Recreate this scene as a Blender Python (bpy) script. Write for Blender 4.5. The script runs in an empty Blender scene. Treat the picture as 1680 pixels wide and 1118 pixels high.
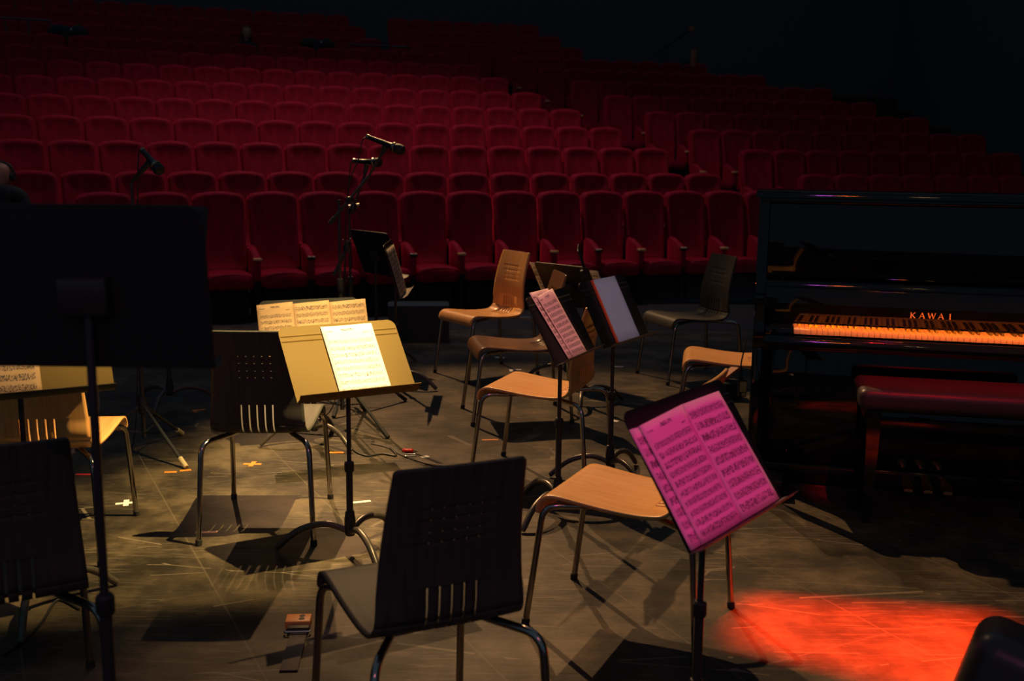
import bpy, bmesh, math, random
from mathutils import Vector, Matrix
random.seed(7)
scene = bpy.context.scene
COL = scene.collection
PI = math.pi

# ------------------------------------------------------------------ camera
FPX, PITCH, ROLL, EYE = 1748.0, 0.1742, 0.0119, 1.473
cam_d = bpy.data.cameras.new('camera')
cam_d.sensor_fit = 'HORIZONTAL'; cam_d.sensor_width = 36.0
cam_d.lens = FPX / 1680 * 36.0
cam_d.clip_start = 0.05; cam_d.clip_end = 200
cam_d.dof.use_dof = True
cam_d.dof.focus_distance = 4.2
cam_d.dof.aperture_fstop = 3.4
cam = bpy.data.objects.new('camera', cam_d); COL.objects.link(cam)
cam.matrix_world = (Matrix.Translation((0, 0, EYE)) @ Matrix.Rotation(PI/2 - PITCH, 4, 'X')
                    @ Matrix.Rotation(ROLL, 4, 'Z'))
scene.camera = cam

# ------------------------------------------------------------------ world, exposure
w = bpy.data.worlds.new('world'); scene.world = w; w.use_nodes = True
bg = w.node_tree.nodes['Background']
bg.inputs[0].default_value = (0.50, 0.76, 1.0, 1); bg.inputs[1].default_value = 0.076
scene.view_settings.view_transform = 'Standard'
scene.view_settings.look = 'None'
scene.view_settings.exposure = 0.0
scene.view_settings.gamma = 1.0
scene.view_settings.use_curve_mapping = False

# ------------------------------------------------------------------ lights
def spot(name, loc, target, power, color, half_deg, blend=0.5, radius=0.05):
    l = bpy.data.lights.new(name, 'SPOT')
    l.energy = power; l.color = color; l.spot_size = math.radians(2*half_deg); l.spot_blend = blend
    l.shadow_soft_size = radius
    o = bpy.data.objects.new(name, l); COL.objects.link(o)
    o.location = loc
    o.rotation_euler = (Vector(target) - Vector(loc)).to_track_quat('-Z', 'Y').to_euler()
    return o
def area(name, loc, target, power, color, sx, sy):
    l = bpy.data.lights.new(name, 'AREA'); l.shape = 'RECTANGLE'; l.size = sx; l.size_y = sy
    l.energy = power; l.color = color
    o = bpy.data.objects.new(name, l); COL.objects.link(o)
    o.location = loc
    o.rotation_euler = (Vector(target) - Vector(loc)).to_track_quat('-Z', 'Y').to_euler()
    return o
WARM = (1.0, 0.60, 0.30)
# two lamps over the audience shining back on to the stage
spot('house_spot_centre', (-1.0, 13.6, 10.4), (0.20, 3.40, 0.0), 3100, (1.0, 0.56, 0.24), 5.9, 0.5, 0.06)
spot('house_spot_left', (-5.0, 16.0, 13.0), (0.55, 5.0, 0.0), 10500, (1.0, 0.57, 0.25), 6.9, 0.5, 0.07)
# yellow lamp straight above the stage
# (the yellow overhead lamp, the red, magenta, rose and lilac lamps are unseen; added shutters below cut their beams)
# dim working light on the seats
spot('seat_wash', (-1.3, 11.9, 9.8), (-1.5, 13.4, 1.5), 1000, (1.0, 0.70, 0.66), 40, 1.0, 0.4)
# small lamps on the far side of the stage, seen as glints on the polished piano
area('purple_lamp', (-0.24, -5.0, 6.0), (1.4, 4.7, 1.0), 20, (0.85, 0.12, 1.0), 0.26, 0.09)
area('orange_lamp', (0.08, -5.0, 6.0), (1.4, 4.7, 1.0), 22, (1.0, 0.20, 0.03), 0.28, 0.09)
area('amber_lamp', (1.1, -5.0, 6.0), (1.8, 4.7, 1.0), 4, (1.0, 0.6, 0.2), 0.3, 0.03)

# ------------------------------------------------------------------ camera maths used to place things
def proj(P):
    x, y, z = P[0], P[1], P[2] - EYE
    zc = y*math.cos(PITCH) - z*math.sin(PITCH); yc = -(z*math.cos(PITCH) + y*math.sin(PITCH))
    u, v = FPX*x/zc, FPX*yc/zc; c, s = math.cos(ROLL), math.sin(ROLL)
    return 840 + c*u - s*v, 559 + s*u + c*v
def ray(px, py):
    c, s = math.cos(ROLL), math.sin(ROLL); U, V = px-840, py-559
    u, v = c*U + s*V, -s*U + c*V
    return Vector((u, FPX*math.cos(PITCH) - v*math.sin(PITCH), -(v*math.cos(PITCH) + FPX*math.sin(PITCH))))
def ground(px, py, z=0.0):
    d = ray(px, py); t = (z - EYE)/d.z
    return Vector((d.x*t, d.y*t, z))
def at(px, py, Y):
    d = ray(px, py); t = Y/d.y
    return Vector((d.x*t, Y, EYE + d.z*t))

# ------------------------------------------------------------------ materials
def mat(name, color, rough=0.5, metal=0.0, spec=0.5, **kw):
    m = bpy.data.materials.new(name); m.use_nodes = True
    b = m.node_tree.nodes['Principled BSDF']
    b.inputs['Base Color'].default_value = (*color, 1)
    b.inputs['Roughness'].default_value = rough
    b.inputs['Metallic'].default_value = metal
    b.inputs['Specular IOR Level'].default_value = spec
    for k, v in kw.items(): b.inputs[k.replace('_', ' ')].default_value = v
    return m
class NT:
    def __init__(s, m): s.nt = m.node_tree; s.b = s.nt.nodes['Principled BSDF']
    def n(s, t, **kw):
        o = s.nt.nodes.new(t)
        for k, v in kw.items(): setattr(o, k, v)
        return o
    def link(s, a, b): s.nt.links.new(a, b)
    def val(s, sock, v):
        if isinstance(v, bpy.types.NodeSocket): s.link(v, sock)
        else: sock.default_value = v
    def math(s, op, a, b=0.0, c=0.0):
        o = s.n('ShaderNodeMath', operation=op)
        s.val(o.inputs[0], a); s.val(o.inputs[1], b); s.val(o.inputs[2], c)
        return o.outputs[0]
    def mix(s, f, a, b):
        o = s.n('ShaderNodeMix', data_type='RGBA')
        s.val(o.inputs[0], f); s.val(o.inputs[6], a); s.val(o.inputs[7], b)
        return o.outputs[2]
    def noise(s, vec, scale, detail=2.0, rough=0.5):
        o = s.n('ShaderNodeTexNoise'); o.inputs['Scale'].default_value = scale
        o.inputs['Detail'].default_value = detail; o.inputs['Roughness'].default_value = rough
        if vec is not None: s.link(vec, o.inputs['Vector'])
        return o.outputs[0]
    def mapping(s, vec, loc=(0,0,0), rot=(0,0,0), scale=(1,1,1)):
        o = s.n('ShaderNodeMapping'); s.link(vec, o.inputs[0])
        o.inputs[1].default_value = loc; o.inputs[2].default_value = rot; o.inputs[3].default_value = scale
        return o.outputs[0]
    def ramp(s, f, stops):
        o = s.n('ShaderNodeValToRGB'); s.link(f, o.inputs[0]); e = o.color_ramp.elements
        e[0].position, e[0].color = stops[0][0], (*stops[0][1], 1)
        e[1].position, e[1].color = stops[-1][0], (*stops[-1][1], 1)
        for p, c in stops[1:-1]:
            x = e.new(p); x.color = (*c, 1)
        return o.outputs[0]

def wood_mat(name, c1, c2, rough=0.32, coat=0.3, scale=1.0):
    m = mat(name, c1, rough, 0, 0.5, Coat_Weight=coat, Coat_Roughness=0.18); t = NT(m)
    tc = t.n('ShaderNodeTexCoord').outputs['Object']
    v = t.mapping(tc, scale=(38*scale, 3*scale, 3*scale))
    f = t.noise(v, 1.6, 4, 0.6)
    t.link(t.ramp(f, [(0.3, c1), (0.7, c2)]), t.b.inputs['Base Color'])
    return m
M = {}
M['beech'] = wood_mat('beech plywood', (0.70, 0.32, 0.095), (0.86, 0.46, 0.165))
M['walnut'] = wood_mat('brown stained plywood', (0.15, 0.075, 0.035), (0.23, 0.12, 0.06), 0.3, 0.4)
M['blackwood'] = wood_mat('black stained plywood', (0.050, 0.047, 0.040), (0.075, 0.07, 0.06), 0.5, 0.0)
M['blackwood'].node_tree.nodes['Principled BSDF'].inputs['Specular IOR Level'].default_value = 0.16
M['chrome'] = mat('chromed tube', (0.42, 0.40, 0.37), 0.16, 1.0)
M['darktube'] = mat('black tube', (0.035, 0.035, 0.035), 0.3, 0.0, 0.5)
M['greytube'] = mat('grey stand leg', (0.10, 0.085, 0.07), 0.33, 0.4, 0.5)
M['rubber'] = mat('rubber', (0.02, 0.02, 0.02), 0.6)
M['tip'] = mat('pale rubber tip', (0.45, 0.36, 0.2), 0.6)
M['desk'] = mat('black stand desk', (0.018, 0.018, 0.018), 0.5, 0, 0.3)
M['desk_lit'] = mat('stand desk lit gold', (0.19, 0.125, 0.035), 0.6, 0, 0.12)  # stand desk with the yellow lamp's light put into its colour
M['lip'] = mat('stand lip', (0.19, 0.16, 0.11), 0.45, 0, 0.5)
M['piano'] = mat('polished black', (0.0035, 0.0035, 0.004), 0.04, 0, 0.5, Coat_Weight=0.0)
M['ivory'] = mat('white key', (0.80, 0.68, 0.45), 0.3)
M['ebony'] = mat('black key', (0.012, 0.012, 0.012), 0.35)
M['brass'] = mat('brass', (0.75, 0.48, 0.16), 0.3, 1.0)
M['gold'] = mat('gold letters', (0.8, 0.5, 0.2), 0.45, 0.0)
M['leather'] = mat('black leatherette', (0.035, 0.03, 0.03), 0.42, 0, 0.45)
M['micbody'] = mat('microphone body', (0.03, 0.03, 0.032), 0.3, 0.6)
M['micsilver'] = mat('microphone ring', (0.30, 0.26, 0.2), 0.3, 1.0)
M['grille'] = mat('microphone grille', (0.03, 0.03, 0.03), 0.6, 0.5)
M['cable'] = mat('black cable', (0.015, 0.015, 0.015), 0.5)
M['skin'] = mat('skin', (0.42, 0.20, 0.12), 0.5)
M['hair'] = mat('dark hair', (0.015, 0.011, 0.009), 0.5)
M['cloth'] = mat('black cloth', (0.012, 0.014, 0.016), 0.85)
M['scarf'] = mat('grey collar', (0.20, 0.19, 0.18), 0.8)
M['wall'] = mat('black wall', (0.050, 0.055, 0.060), 0.8)
M['riser'] = mat('black riser carpet', (0.012, 0.012, 0.014), 0.9)
M['plate'] = mat('armrest wood cap', (0.72, 0.42, 0.17), 0.35)
M['pale'] = mat('pale metal disc', (0.92, 0.76, 0.48), 0.3, 0.0)
M['block'] = mat('orange wood block', (0.90, 0.34, 0.08), 0.5)
M['strap'] = mat('dark webbing strap', (0.065, 0.052, 0.042), 0.75)
M['steel'] = mat('buckle steel', (0.6, 0.58, 0.55), 0.25, 1.0)
M['red'] = mat('red patch', (0.7, 0.015, 0.01), 0.5)
M['t_white'] = mat('white tape', (0.85, 0.82, 0.78), 0.6)
M['t_orange'] = mat('orange tape', (0.80, 0.24, 0.02), 0.6)
M['t_red'] = mat('red tape', (0.75, 0.03, 0.02), 0.6)
M['t_pink'] = mat('pinkish tape', (0.75, 0.42, 0.30), 0.6)
M['label'] = mat('yellowed label', (0.75, 0.55, 0.22), 0.6)
M['flap'] = mat('brown leather flap', (0.32, 0.10, 0.05), 0.6)
M['case'] = mat('black vinyl case', (0.03, 0.03, 0.028), 0.36, 0, 0.5)

def velvet(name, c):
    m = mat(name, c, 0.75, 0, 0.15); t = NT(m)
    t.b.inputs['Sheen Weight'].default_value = 0.8
    t.b.inputs['Sheen Roughness'].default_value = 0.4
    t.b.inputs['Sheen Tint'].default_value = (0.9, 0.03, 0.07, 1)
    tc = t.n('ShaderNodeTexCoord').outputs['Object']
    f = t.noise(t.mapping(tc, scale=(9, 9, 3)), 1.3, 3, 0.6)
    t.link(t.ramp(f, [(0.3, tuple(x*0.7 for x in c)), (0.7, tuple(x*1.15 for x in c))]), t.b.inputs['Base Color'])
    return m
M['velvet'] = velvet('red plush', (0.28, 0.005, 0.024))

def floor_mat():
    m = mat('scuffed dark stage floor', (0.06, 0.055, 0.045), 0.5, 0, 0.22); t = NT(m)
    tc = t.n('ShaderNodeTexCoord').outputs['Object']
    big = t.noise(tc, 2.6, 9, 0.68)
    base = t.ramp(big, [(0.40, (0.016, 0.0125, 0.0085)), (0.50, (0.042, 0.032, 0.0205)), (0.62, (0.105, 0.078, 0.047))])
    tot = None
    # worn streaks, several directions
    for ang, sc, st, th in ((0.35, 4.6, 12, 0.57), (-0.5, 5.2, 14, 0.58), (1.2, 4.0, 16, 0.59), (2.1, 5.0, 13, 0.59), (0.05, 3.0, 20, 0.58)):
        v = t.mapping(tc, loc=(ang*7, ang*3, 0), rot=(0, 0, ang), scale=(sc, sc*st, 1))
        f = t.noise(v, 1.0, 3, 0.65)
        r = t.n('ShaderNodeMapRange'); t.link(f, r.inputs[0])
        r.inputs[1].default_value = th; r.inputs[2].default_value = th + 0.11
        r.inputs[3].default_value = 0; r.inputs[4].default_value = 1
        tot = r.outputs[0] if tot is None else t.math('MAXIMUM', tot, r.outputs[0])
    pat = t.noise(tc, 2.3, 3, 0.6)
    pr = t.n('ShaderNodeMapRange'); t.link(pat, pr.inputs[0]); pr.inputs[1].default_value = 0.42; pr.inputs[2].default_value = 0.66
    scr = t.math('MULTIPLY', tot, pr.outputs[0])
    # thin individual scratches: edges of stretched cells, broken up
    vor = t.n('ShaderNodeTexVoronoi', feature='DISTANCE_TO_EDGE')
    t.link(t.mapping(tc, rot=(0, 0, 0.75), scale=(1.1, 5.5, 1)), vor.inputs['Vector']); vor.inputs['Scale'].default_value = 1.0
    vs = t.math('LESS_THAN', vor.outputs['Distance'], 0.008)
    br = t.math('GREATER_THAN', t.noise(tc, 3.1, 2), 0.53)
    scr2 = t.math('MULTIPLY', t.math('MULTIPLY', vs, br), 0.8)
    # chips
    ch = t.n('ShaderNodeTexVoronoi'); t.link(t.mapping(tc, scale=(1, 1.6, 1)), ch.inputs['Vector']); ch.inputs['Scale'].default_value = 5.0
    chip = t.math('MULTIPLY', t.math('LESS_THAN', ch.outputs['Distance'], 0.045), t.math('GREATER_THAN', t.noise(tc, 4.0, 1), 0.55))
    # joints between floor panels
    bk = t.n('ShaderNodeTexBrick'); t.link(t.mapping(tc, loc=(-2.62, -0.05, 0), rot=(0, 0, 1.10)), bk.inputs['Vector'])
    bk.inputs['Scale'].default_value = 1.0; bk.inputs['Mortar Size'].default_value = 0.0035; bk.inputs['Mortar Smooth'].default_value = 0.2
    bk.inputs['Brick Width'].default_value = 2.44; bk.inputs['Row Height'].default_value = 0.61
    joint = t.math('MULTIPLY', bk.outputs['Fac'], t.math('MULTIPLY', t.noise(tc, 1.3, 2), 1.1))
    f = t.math('MAXIMUM', t.math('MAXIMUM', t.math('MULTIPLY', scr, 0.75), scr2), t.math('MAXIMUM', chip, t.math('MULTIPLY', joint, 0.6)))
    col = t.mix(f, base, (0.17, 0.135, 0.095, 1))
    t.link(col, t.b.inputs['Base Color'])
    rr = t.n('ShaderNodeMapRange'); t.link(t.noise(tc, 6, 4), rr.inputs[0]); rr.inputs[3].default_value = 0.42; rr.inputs[4].default_value = 0.66
    t.link(rr.outputs[0], t.b.inputs['Roughness'])
    return m
M['floor'] = floor_mat()

def sheet_mat(name, paper, ink, rows, top=0.16, title=True, cols=1, density=0.5, seed=0.0, strength=0.85):
    """printed music: staff lines, notes and a heading, all from the page's UV"""
    m = mat(name, paper, 0.62, 0, 0.25); t = NT(m)
    uv = t.n('ShaderNodeTexCoord').outputs['UV']
    sp = t.n('ShaderNodeSeparateXYZ'); t.link(uv, sp.inputs[0]); x, y = sp.outputs[0], sp.outputs[1]
    d = t.math('SUBTRACT', 1.0 - top, y)                    # from the first staff down
    k = t.math('MULTIPLY', d, rows/(1.0 - top - 0.03))
    fr = t.math('FRACT', k); row = t.math('FLOOR', k)
    inside = t.math('MULTIPLY', t.math('GREATER_THAN', d, 0.0), t.math('GREATER_THAN', y, 0.03))
    mx = t.math('MULTIPLY', t.math('GREATER_THAN', x, 0.07), t.math('LESS_THAN', x, 0.93))
    inside = t.math('MULTIPLY', inside, mx)
    sy = t.math('DIVIDE', t.math('SUBTRACT', fr, 0.28), 0.40)   # 0..1 across the staff
    instaff = t.math('MULTIPLY', t.math('GREATER_THAN', sy, -0.03), t.math('LESS_THAN', sy, 1.03))
    l = t.math('FRACT', t.math('ADD', t.math('MULTIPLY', sy, 4.0), 0.5))
    line = t.math('MULTIPLY', t.math('LESS_THAN', t.math('ABSOLUTE', t.math('SUBTRACT', l, 0.5)), 0.11), instaff)
    cv = t.n('ShaderNodeCombineXYZ'); t.val(cv.inputs[0], t.math('MULTIPLY', x, 62.0)); t.val(cv.inputs[1], t.math('ADD', t.math('MULTIPLY', row, 7.3), seed)); t.val(cv.inputs[2], t.math('MULTIPLY', sy, 2.6))
    nz = t.noise(cv.outputs[0], 1.0, 1.0)
    ext = t.math('MULTIPLY', t.math('GREATER_THAN', sy, -0.35), t.math('LESS_THAN', sy, 1.3))
    note = t.math('MULTIPLY', t.math('GREATER_THAN', nz, 0.66 - 0.16*density), ext)
    bar = t.math('MULTIPLY', t.math('LESS_THAN', t.math('FRACT', t.math('ADD', t.math('MULTIPLY', x, 5.0*cols), t.math('MULTIPLY', row, 0.37))), 0.03), instaff)
    ink_f = t.math('MULTIPLY', t.math('MAXIMUM', t.math('MAXIMUM', line, note), bar), inside)
    if title:
        tv = t.n('ShaderNodeCombineXYZ'); t.val(tv.inputs[0], t.math('MULTIPLY', x, 55.0)); t.val(tv.inputs[1], t.math('MULTIPLY', y, 60.0)); tv.inputs[2].default_value = seed
        tz = t.math('GREATER_THAN', t.noise(tv.outputs[0], 1.0, 1.0), 0.47)
        b1 = t.math('MULTIPLY', t.math('LESS_THAN', t.math('ABSOLUTE', t.math('SUBTRACT', x, 0.5)), 0.13), t.math('LESS_THAN', t.math('ABSOLUTE', t.math('SUBTRACT', y, 0.935)), 0.017))
        b2 = t.math('MULTIPLY', t.math('LESS_THAN', t.math('ABSOLUTE', t.math('SUBTRACT', x, 0.14)), 0.07), t.math('LESS_THAN', t.math('ABSOLUTE', t.math('SUBTRACT', y, 0.925)), 0.008))
        b3 = t.math('MULTIPLY', t.math('LESS_THAN', t.math('ABSOLUTE', t.math('SUBTRACT', x, 0.84)), 0.06), t.math('LESS_THAN', t.math('ABSOLUTE', t.math('SUBTRACT', y, 0.875)), 0.006))
        ink_f = t.math('MAXIMUM', ink_f, t.math('MULTIPLY', tz, t.math('MAXIMUM', t.math('MAXIMUM', b1, b2), b3)))
    blot = t.noise(uv, 3.0, 3)
    pc = t.mix(t.math('MULTIPLY', blot, 0.25), (*paper, 1), (paper[0]*0.72, paper[1]*0.66, paper[2]*0.58, 1))
    t.link(t.mix(t.math('MULTIPLY', ink_f, strength), pc, (*ink, 1)), t.b.inputs['Base Color'])
    return m
INK = (0.03, 0.025, 0.03)
M['sheet_white'] = sheet_mat('white music sheet', (0.82, 0.86, 0.94), (0.05, 0.045, 0.045), 8, 0.19, density=0.40, strength=0.9)
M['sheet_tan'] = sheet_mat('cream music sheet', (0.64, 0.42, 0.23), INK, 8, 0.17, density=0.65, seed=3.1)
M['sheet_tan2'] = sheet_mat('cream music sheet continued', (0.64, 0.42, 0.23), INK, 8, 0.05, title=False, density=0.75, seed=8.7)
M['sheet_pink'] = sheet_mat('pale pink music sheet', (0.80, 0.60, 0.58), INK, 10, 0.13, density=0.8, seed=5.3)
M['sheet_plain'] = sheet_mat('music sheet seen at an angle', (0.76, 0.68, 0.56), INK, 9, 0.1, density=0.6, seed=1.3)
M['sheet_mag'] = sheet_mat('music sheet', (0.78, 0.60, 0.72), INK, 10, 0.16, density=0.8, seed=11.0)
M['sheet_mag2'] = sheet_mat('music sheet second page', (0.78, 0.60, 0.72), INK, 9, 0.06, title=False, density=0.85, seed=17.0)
def translucent(m, f):
    t = NT(m); tr = t.n('ShaderNodeBsdfTranslucent'); mx = t.n('ShaderNodeMixShader'); mx.inputs[0].default_value = f
    col = t.b.inputs['Base Color'].links[0].from_socket
    t.link(col, tr.inputs[0]); t.link(t.b.outputs[0], mx.inputs[1]); t.link(tr.outputs[0], mx.inputs[2])
    t.link(mx.outputs[0], t.nt.nodes['Material Output'].inputs[0])
translucent(M['sheet_plain'], 0.45)
M['blue'] = mat('blue grey folder cover', (0.42, 0.42, 0.54), 0.55)
M['spine'] = mat('orange red folder spine', (0.85, 0.10, 0.03), 0.5)

# ------------------------------------------------------------------ mesh building
def smooth_angle(me, deg=35):
    bm = bmesh.new(); bm.from_mesh(me)
    for e in bm.edges:
        e.smooth = not (len(e.link_faces) == 2 and e.calc_face_angle(0) > math.radians(deg))
    for f in bm.faces: f.smooth = True
    bm.to_mesh(me); bm.free()
class MB:
    def __init__(s): s.bm = bmesh.new()
    def box(s, c, d, rot=None, bevel=0.0, seg=2):
        r = bmesh.ops.create_cube(s.bm, size=1.0); vs = r['verts']
        for v in vs: v.co = Vector((v.co.x*d[0], v.co.y*d[1], v.co.z*d[2]))
        if bevel > 0:
            es = list({e for v in vs for e in v.link_edges})
            o = bmesh.ops.bevel(s.bm, geom=es, offset=min(bevel, min(d)*0.49), segments=seg, profile=0.5, affect='EDGES')
            vs = list({v for f in o['faces'] for v in f.verts} | {v for v in vs if v.is_valid})
        for v in vs:
            p = v.co
            if rot is not None: p = rot @ p
            v.co = p + Vector(c)
        return s
    def prism(s, poly, d0, d1, fn):
        """poly of (a,b) extruded from d0 to d1; fn(a,b,d) -> point"""
        A = [s.bm.verts.new(fn(a, b, d0)) for a, b in poly]; B = [s.bm.verts.new(fn(a, b, d1)) for a, b in poly]
        s.bm.faces.new(A); s.bm.faces.new(B[::-1]); n = len(poly)
        for i in range(n): s.bm.faces.new((A[i], B[i], B[(i+1) % n], A[(i+1) % n]))
        return s
    def tube(s, pts, r, n=10, caps=True):
        pts = [Vector(p) for p in pts]; rs = r if isinstance(r, (list, tuple)) else [r]*len(pts)
        rings = []; up = None
        for i, p in enumerate(pts):
            t = (pts[min(i+1, len(pts)-1)] - pts[max(i-1, 0)]).normalized()
            if up is None:
                up = Vector((0, 0, 1)) if abs(t.z) < 0.9 else Vector((1, 0, 0))
            a = t.cross(up)
            if a.length < 1e-5: a = t.orthogonal()
            a.normalize(); b = t.cross(a).normalized(); up = -b if False else (a.cross(t)).normalized()
            rings.append([s.bm.verts.new(p + rs[i]*(math.cos(2*PI*k/n)*a + math.sin(2*PI*k/n)*b)) for k in range(n)])
        for A, B in zip(rings, rings[1:]):
            for k in range(n): s.bm.faces.new((A[k], A[(k+1) % n], B[(k+1) % n], B[k]))
        if caps: s.bm.faces.new(rings[0][::-1]); s.bm.faces.new(rings[-1])
        return s
    def lathe(s, prof, c=(0, 0, 0), axis=None, n=16):
        """prof of (radius, height) along axis"""
        q = Vector((0, 0, 1)).rotation_difference(Vector(axis).normalized()) if axis is not None else None
        rings = []
        for r, h in prof:
            ring = []
            for k in range(n):
                p = Vector((max(r, 1e-4)*math.cos(2*PI*k/n), max(r, 1e-4)*math.sin(2*PI*k/n), h))
                if q: p = q @ p
                ring.append(s.bm.verts.new(p + Vector(c)))
            rings.append(ring)
        for A, B in zip(rings, rings[1:]):
            for k in range(n): s.bm.faces.new((A[k], A[(k+1) % n], B[(k+1) % n], B[k]))
        s.bm.faces.new(rings[0][::-1]); s.bm.faces.new(rings[-1])
        return s
    def loft(s, rings, caps=True):
        R = [[s.bm.verts.new(p) for p in ring] for ring in rings]; n = len(R[0])
        for A, B in zip(R, R[1:]):
            for k in range(n): s.bm.faces.new((A[k], A[(k+1) % n], B[(k+1) % n], B[k]))
        if caps: s.bm.faces.new(R[0][::-1]); s.bm.faces.new(R[-1])
        return s
    def mesh(s, name, m, sharp=35, weld=False):
        if weld: bmesh.ops.remove_doubles(s.bm, verts=s.bm.verts, dist=1e-5)
        bmesh.ops.recalc_face_normals(s.bm, faces=s.bm.faces)
        me = bpy.data.meshes.new(name); s.bm.to_mesh(me); s.bm.free()
        me.materials.append(m)
        if sharp: smooth_angle(me, sharp)
        return me
    def build(s, name, m, parent=None, sharp=35):
        return link(name, s.mesh(name, m, sharp), parent)
def link(name, me, parent=None):
    o = bpy.data.objects.new(name, me); COL.objects.link(o)
    if parent is not None: o.parent = parent
    return o
def tag(o, label, cat, group=None):
    o['label'] = label; o['category'] = cat
    if group: o['group'] = group
    return o
def thing(name, label, cat, loc=(0, 0, 0), rz=0.0, group=None):
    o = bpy.data.objects.new(name, None); COL.objects.link(o)
    o.empty_display_size = 0.1; o.location = loc; o.rotation_euler = (0, 0, rz)
    return tag(o, label, cat, group)
def struct(o): o['kind'] = 'structure'; return o
def bez(p, n=8):
    """smooth polyline through points"""
    p = [Vector(q) for q in p]; out = []
    for i in range(len(p)-1):
        a, b, c, d = p[max(i-1, 0)], p[i], p[i+1], p[min(i+2, len(p)-1)]
        for k in range(n):
            u = k/n
            out.append(0.5*((2*b) + (c-a)*u + (2*a-5*b+4*c-d)*u*u + (3*b-a-3*c+d)*u**3))
    out.append(p[-1]); return out
def fillet(p, r, n=5):
    """polyline with rounded corners"""
    p = [Vector(q) for q in p]; out = [p[0]]
    for a, b, c in zip(p, p[1:], p[2:]):
        u, v = (a-b), (c-b); rr = min(r, u.length*0.49, v.length*0.49)
        A, B = b + u.normalized()*rr, b + v.normalized()*rr
        for k in range(n+1):
            t = k/n; out.append((1-t)**2*A + 2*t*(1-t)*b + t*t*B)
    out.append(p[-1]); return out

# ------------------------------------------------------------------ the auditorium shell
ACX, ACY, AR1, ADR, APIT = 21.921, -44.477, 59.966, 1.1, 0.512
ROWZ = {1: 1.051, 2: 1.224, 3: 1.537, 4: 1.826, 5: 2.112, 6: 2.403, 7: 2.695, 8: 2.977, 9: 3.258, 10: 3.68, 11: 4.02, 12: 4.37}
def rowR(k): return AR1 + (k-1)*ADR + (1.1 if k > 9 else 0.0)
def seat_pos(k, s, dz=0.0):
    R = rowR(k); a = s/R
    return Vector((ACX + R*math.sin(a), ACY + R*math.cos(a), ROWZ[k] + dz)), a
SEATH = 1.17
PIT = ROWZ[1] - SEATH
# stage
b = MB(); b.box((1.5, 3.0, -0.06), (15.0, 11.9, 0.12)); struct(b.build('floor', M['floor'], None, None))
b = MB(); b.box((0.5, 10.2, PIT-0.05), (21.0, 2.55, 0.1)); struct(b.build('floor_pit', M['riser'], None, None))
# seating tiers: arc-shaped steps
b = MB()
for k in range(1, 14):
    r0 = rowR(min(k, 12)) + (ADR if k == 13 else 0) - 0.62; r1 = r0 + 1.12 + (1.1 if k == 9 else 0) + (3 if k == 13 else 0)
    z = (ROWZ[min(k, 12)] - SEATH) + (0.3 if k == 13 else 0)
    if k == 1: continue
    n = 24; prev = None
    for i in range(n+1):
        a = -0.62 + 0.52*i/n
        P = [(ACX + r*math.sin(a), ACY + r*math.cos(a), zz) for r, zz in ((r0, z), (r1, z), (r1, z-0.6), (r0, z-0.6))]
        cur = [b.bm.verts.new(p) for p in P]
        if prev:
            for q in range(4): b.bm.faces.new((prev[q], prev[(q+1) % 4], cur[(q+1) % 4], cur[q]))
        else: b.bm.faces.new(cur)
        prev = cur
    b.bm.faces.new(prev[::-1])
struct(b.build('floor_tiers', M['riser'], None, None))
b = MB(); b.box((9.1, 11.0, 3.75), (0.2, 30.0, 9.5)); struct(b.build('wall_right', M['wall'], None, None))
b = MB(); b.box((-14.0, 11.0, 3.75), (0.2, 30.0, 9.5)); struct(b.build('wall_left', M['wall'], None, None))
b = MB(); b.box((-2.5, 26.1, 3.75), (23.2, 0.2, 9.5)); struct(b.build('wall_back', M['wall'], None, None))

# ------------------------------------------------------------------ theatre seats
def ring_pts(w0, w1, z0, z1, y, rt=0.07, rb=0.04, bow=0.0):
    """rounded outline in x-z, wider at the top (w1) than the bottom (w0), at depth y"""
    pts = []
    def arc(cx, cz, r, a0, a1, n=5):
        for i in range(n+1):
            a = a0 + (a1-a0)*i/n; pts.append(Vector((cx + r*math.cos(a), y, cz + r*math.sin(a))))
    arc(w1-rt, z1-rt, rt, 0, PI/2)
    for x in (0.5, 0.0, -0.5): pts.append(Vector((x*(w1-rt), y, z1 + bow*(1-x*x))))
    arc(-w1+rt, z1-rt, rt, PI/2, PI)
    arc(-w0+rb, z0+rb, rb, PI, 1.5*PI)
    arc(w0-rb, z0+rb, rb, 1.5*PI, 2*PI)
    return pts
def shear(pts, k): return [Vector((p.x, p.y + (p.z-0.4)*k, p.z)) for p in pts]
def make_back_mesh():
    b = MB(); K = 0.16
    R = []
    for sc, y in ((0.30, -0.004), (0.60, -0.009), (0.76, -0.022), (0.88, -0.036), (0.955, -0.034), (1.0, -0.010), (1.0, 0.05), (0.97, 0.075), (0.86, 0.088)):
        cz, h = 0.80, 0.38
        w1, w0 = 0.243*sc, 0.225*sc
        z1, z0 = cz + h*(1-(1-sc)*0.75), cz - h*(1-(1-sc)*0.75)
        R.append(shear(ring_pts(w0, w1, z0, z1, y, 0.075*sc, 0.05*sc, 0.018*sc), K))
    b.loft(R); return b.mesh('backrest', M['velvet'], 60)
def make_cushion_mesh():
    b = MB(); R = []
    for sc, y in ((0.86, -0.44), (0.97, -0.425), (1.0, -0.39), (1.0, -0.10), (0.97, 0.0)):
        zt = 0.455 - (0.025 if y > -0.1 else 0); h = 0.145
        pts = ring_pts(0.214*sc, 0.214*sc, zt-h + (1-sc)*0.05, zt-(1-sc)*0.06, y, 0.045, 0.04, 0.012)
        R.append(pts)
    b.loft(R); return b.mesh('seat_cushion', M['velvet'], 60)
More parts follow.
